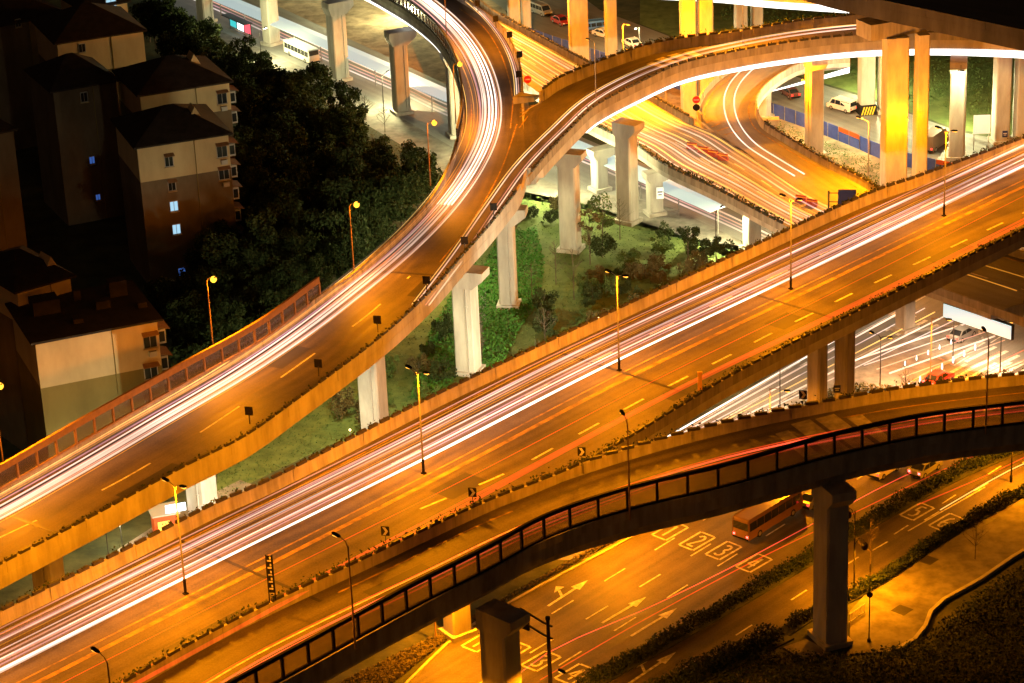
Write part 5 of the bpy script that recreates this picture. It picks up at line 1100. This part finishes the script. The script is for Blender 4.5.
# stall under the curving road
p = at(166, 532, 0); t = thing('stall', 'small orange sided stall with a pale lit sign under the curving road', 'stall', p, .3)
mb = MB(); mb.box((0, 0, 1.3), (2.6, 2.2, 2.6)); local(mb, 'body', M['hoard_red'], t, bevel=.03); mb = MB(); mb.box((0, -.1, 2.72), (3.1, 2.9, .16)); local(mb, 'roof', M['frame'], t); mb = MB(); mb.box((1.1, -1.3, 3.3), (2.2, .12, .9)); local(mb, 'lit_sign', M['ad_white'], t)
mb = MB(); mb.box((-.3, -1.12, 1.3), (1.3, .05, 1.1)); local(mb, 'hatch', M['bulb_dim'], t)
# bus shelter with lit adverts
p = at(238, 34, 0); rzs = rz_of(sa_dir); t = thing('bus_shelter', 'bus shelter with teal, white and red lit advert panels at the top left', 'bus shelter', p, rzs)
mb = MB(); mb.box((0, 0, 2.75), (8.6, 1.8, .14)); local(mb, 'roof', M['dark_steel'], t)
for x in (-4.1, -1.4, 1.4, 4.1): mb = MB(); mb.box((x, .6, 1.35), (.12, .12, 2.7)); local(mb, 'post', M['dark_steel'], t)
for x, m in ((-2.75, 'ad_teal'), (0, 'ad_white'), (2.75, 'ad_red')): mb = MB(); mb.box((x, .6, 1.5), (2.3, .1, 1.8)); local(mb, 'advert_panel', M[m], t, bevel=.02)
mb = MB(); mb.box((0, .2, .5), (6, .4, .08)); local(mb, 'bench', M['rust_steel'], t)

# ================================================================== VEHICLES
def wheel_parts(t, x, y, r=.33, w=.22):
    mb = MB(); mb.tube([(x, y-w/2, r), (x, y+w/2, r)], r, 16); a = local(mb, 'wheel', M['rubber'], t); mb = MB(); s = 1 if y > 0 else -1; mb.tube([(x, y+s*(w/2-.02), r), (x, y+s*(w/2+.012), r)], r*.6, 12); q = mb.build('rim', M['rim']); q.parent = a
def vehicle(name, label, cat, prof, L, W, roofk, paint, wins, wheels, r=.33, lights=('head_off', 'tail'), tailhot=False, lz=(.65, .8)):
    """prof: closed side outline (x along, z); wins: side window quads; body narrows above the belt by roofk"""
    t = thing(name, label, cat); zb = max(z for x, z in prof); belt = prof[0][1] if False else zb*.56
    def yw(z): return W/2*(1 if z < belt else 1-(1-roofk)*(z-belt)/(zb-belt))
    mb = MB(); mb.sweep([[(x, -yw(z), z) for x, z in prof], [(x, -yw(z)*.93 if False else -yw(z)+.0, z) for x, z in prof], [(x, yw(z), z) for x, z in prof]][0::2]); local(mb, 'body', M[paint], t, bevel=.05)
    for q in wins:
        if q[0] == 'side':
            for s in (-1, 1):
                mb = MB(); mb.add([(x, s*(yw(z)+d), z) for d in (-.01, .014) for x, z in q[1]], [(0, 1, 2, 3), (7, 6, 5, 4), (0, 4, 5, 1), (1, 5, 6, 2), (2, 6, 7, 3), (3, 7, 4, 0)]); local(mb, 'side_window', M['window'], t)
        else:
            (x0, z0), (x1, z1) = q[1]; nx = Vector((z1-z0, 0, -(x1-x0))).normalized()*(1 if q[0] == 'front' else -1)*(1 if z1 > z0 else -1); mb = MB(); cs = [Vector((x, s*(yw(z)-.1), z)) for x, z, s in ((x0, z0, -1), (x0, z0, 1), (x1, z1, 1), (x1, z1, -1))]
            mb.add([c+nx*d for d in (-.01, .016) for c in cs], [(0, 1, 2, 3), (7, 6, 5, 4), (0, 4, 5, 1), (1, 5, 6, 2), (2, 6, 7, 3), (3, 7, 4, 0)]); local(mb, 'windscreen' if q[0] == 'front' else 'rear_window', M['window'], t)
    for x in wheels:
        for s in (-1, 1): wheel_parts(t, x, s*(W/2-.09), r)
    xf_, xr = max(x for x, z in prof), min(x for x, z in prof)
    for s in (-1, 1):
        mb = MB(); mb.box((xf_-.04, s*(W/2-.28), lz[0]), (.14, .34, .18)); local(mb, 'headlight', M[lights[0]], t)
        mb = MB(); mb.box((xr+.04, s*(W/2-.24), lz[1]), (.14, .26, .22)); local(mb, 'taillight', M['tail_hot' if tailhot else lights[1]], t)
    for x in (xf_-.02, xr+.02): mb = MB(); mb.box((x, 0, .42), (.16, W*.94, .22)); local(mb, 'bumper', M['black'], t, bevel=.03)
    return t
CARP = [(2.15, .35), (2.2, .72), (1.15, .92), (.45, 1.42), (-1.05, 1.45), (-1.75, .98), (-2.2, .92), (-2.2, .35)]
CARW = [('side', [(.98, .95), (.42, 1.36), (-.3, 1.38), (-.3, .95)]), ('side', [(-.38, .95), (-.38, 1.38), (-1.02, 1.38), (-1.55, .98)]), ('front', [(1.13, .95), (.48, 1.40)]), ('rear', [(-1.74, 1.0), (-1.08, 1.42)])]
VANP = [(2.35, .35), (2.4, .85), (1.95, 1.05), (1.35, 1.85), (1.0, 1.98), (-2.3, 1.98), (-2.42, 1.1), (-2.42, .35)]
VANW = [('side', [(1.75, 1.1), (1.28, 1.75), (.75, 1.75), (.75, 1.1)]), ('side', [(.65, 1.1), (.65, 1.75), (-.35, 1.75), (-.35, 1.1)]), ('side', [(-.45, 1.1), (-.45, 1.75), (-1.3, 1.75), (-1.3, 1.1)]), ('side', [(-1.4, 1.1), (-1.4, 1.75), (-2.2, 1.75), (-2.25, 1.1)]), ('front', [(1.93, 1.09), (1.38, 1.81)]), ('rear', [(-2.42, 1.15), (-2.32, 1.8)])]
BUSP = [(5.6, .4), (5.7, 1.3), (5.4, 3.0), (5.1, 3.1), (-5.5, 3.1), (-5.7, 2.9), (-5.7, .4)]
BUSW = [('side', [(5.2, 1.5), (5.1, 2.6), (3.6, 2.6), (3.6, 1.5)])]+[('side', [(3.5-1.5*k, 1.5), (3.5-1.5*k, 2.6), (2.1-1.5*k, 2.6), (2.1-1.5*k, 1.5)]) for k in range(6)]+[('front', [(5.67, 1.35), (5.42, 2.85)]), ('rear', [(-5.7, 1.6), (-5.7, 2.6)])]
def put(t, px, py, z, rz, k=1): t.location = at(px, py, z); t.rotation_euler.z = rz; t.scale = (k, k, k); return t
r_sa = rz_of(sa_dir); r_gd = rz_of(gd)
put(vehicle('minivan', 'white minivan parked behind the blue hoarding near the striped pier', 'van', VANP, 4.8, 1.8, .86, 'paint_white', VANW, (1.5, -1.5)), 842, 110, .02, r_sa+math.pi+.15)
put(vehicle('parked_car', 'maroon car parked behind the loop pier, left of the minivan', 'car', CARP, 4.4, 1.75, .78, 'paint_maroon', CARW, (1.35, -1.35)), 790, 96, .02, r_sa+2.9)
put(vehicle('parked_car', 'red car in the car park between the two yellow columns', 'car', CARP, 4.4, 1.75, .78, 'paint_red', CARW, (1.35, -1.35)), 561, 24, .02, r_sa-.1)
put(vehicle('minivan', 'grey van parked at the top edge left of the yellow column', 'van', VANP, 4.8, 1.8, .86, 'paint_grey', VANW, (1.5, -1.5)), 541, 14, .02, r_sa)
put(vehicle('parked_car', 'white car right of the yellow column, half hidden by the pale one', 'car', CARP, 4.4, 1.75, .78, 'paint_white', CARW, (1.35, -1.35)), 604, 37, .02, r_sa+.1)
put(vehicle('parked_car', 'white car parked right of the narrow pale column at the top', 'car', CARP, 4.4, 1.75, .78, 'paint_white', CARW, (1.35, -1.35)), 632, 46, .02, r_sa+3.0)
put(vehicle('minivan', 'blue van right of the wide yellow column', 'van', VANP, 4.8, 1.8, .86, 'paint_blue', VANW, (1.5, -1.5)), 597, 31, .02, r_sa+1.3)
put(vehicle('box_van', 'brown box van behind the right lamp head and tall columns', 'van', [(3.0, .4), (3.05, 1.1), (2.7, 1.9), (2.1, 2.0), (2.05, 2.7), (-2.8, 2.7), (-2.8, .4)], 5.8, 2.1, .97, 'paint_brown', [('side', [(2.75, 1.15), (2.5, 1.75), (2.15, 1.75), (2.15, 1.15)]), ('front', [(3.03, 1.12), (2.74, 1.8)])], (1.9, -1.7), .4), 934, 148, .02, r_sa+2.0)
put(vehicle('bus', 'white bus waiting on the street behind the dark round tree', 'bus', BUSP, 11.4, 2.5, .95, 'paint_white', BUSW, (3.6, -3.4), .48, lights=('head_off', 'tail')), 302, 58, .02, r_sa, .8)
put(vehicle('bus', 'orange lit bus with red tail lights on the numbered road', 'bus', BUSP, 11.4, 2.5, .95, 'paint_orange', BUSW, (3.6, -3.4), .48, tailhot=True), 768, 524, .04, r_gd, .85)
for i, (x, y, l) in enumerate(((925, 472, 'car with brightest red tail lights beyond the foreground pier'), (884, 473, 'car following beyond the foreground pier, left of the brightest one'), (985, 448, 'car with red tail lights at the right edge on the numbered road'), (815, 503, 'car beside the orange bus, next to the big pier'))):
    put(vehicle('car', l, 'car', CARP, 4.4, 1.75, .78, ('paint_grey', 'paint_white', 'paint_maroon', 'paint_grey')[i], CARW, (1.35, -1.35), tailhot=i in (0, 2)), x, y, .04, r_gd)
for i, (x, y, l) in enumerate(((938, 383, 'car with glowing red tail lights waiting at the crossing by the delineators'), (962, 338, 'pale car in the lane left of the light box end'))):
    put(vehicle('car', l, 'car', CARP, 4.4, 1.75, .78, ('paint_red', 'paint_grey')[i], CARW, (1.35, -1.35), tailhot=i == 0), x, y, .04, rz_of(rb))
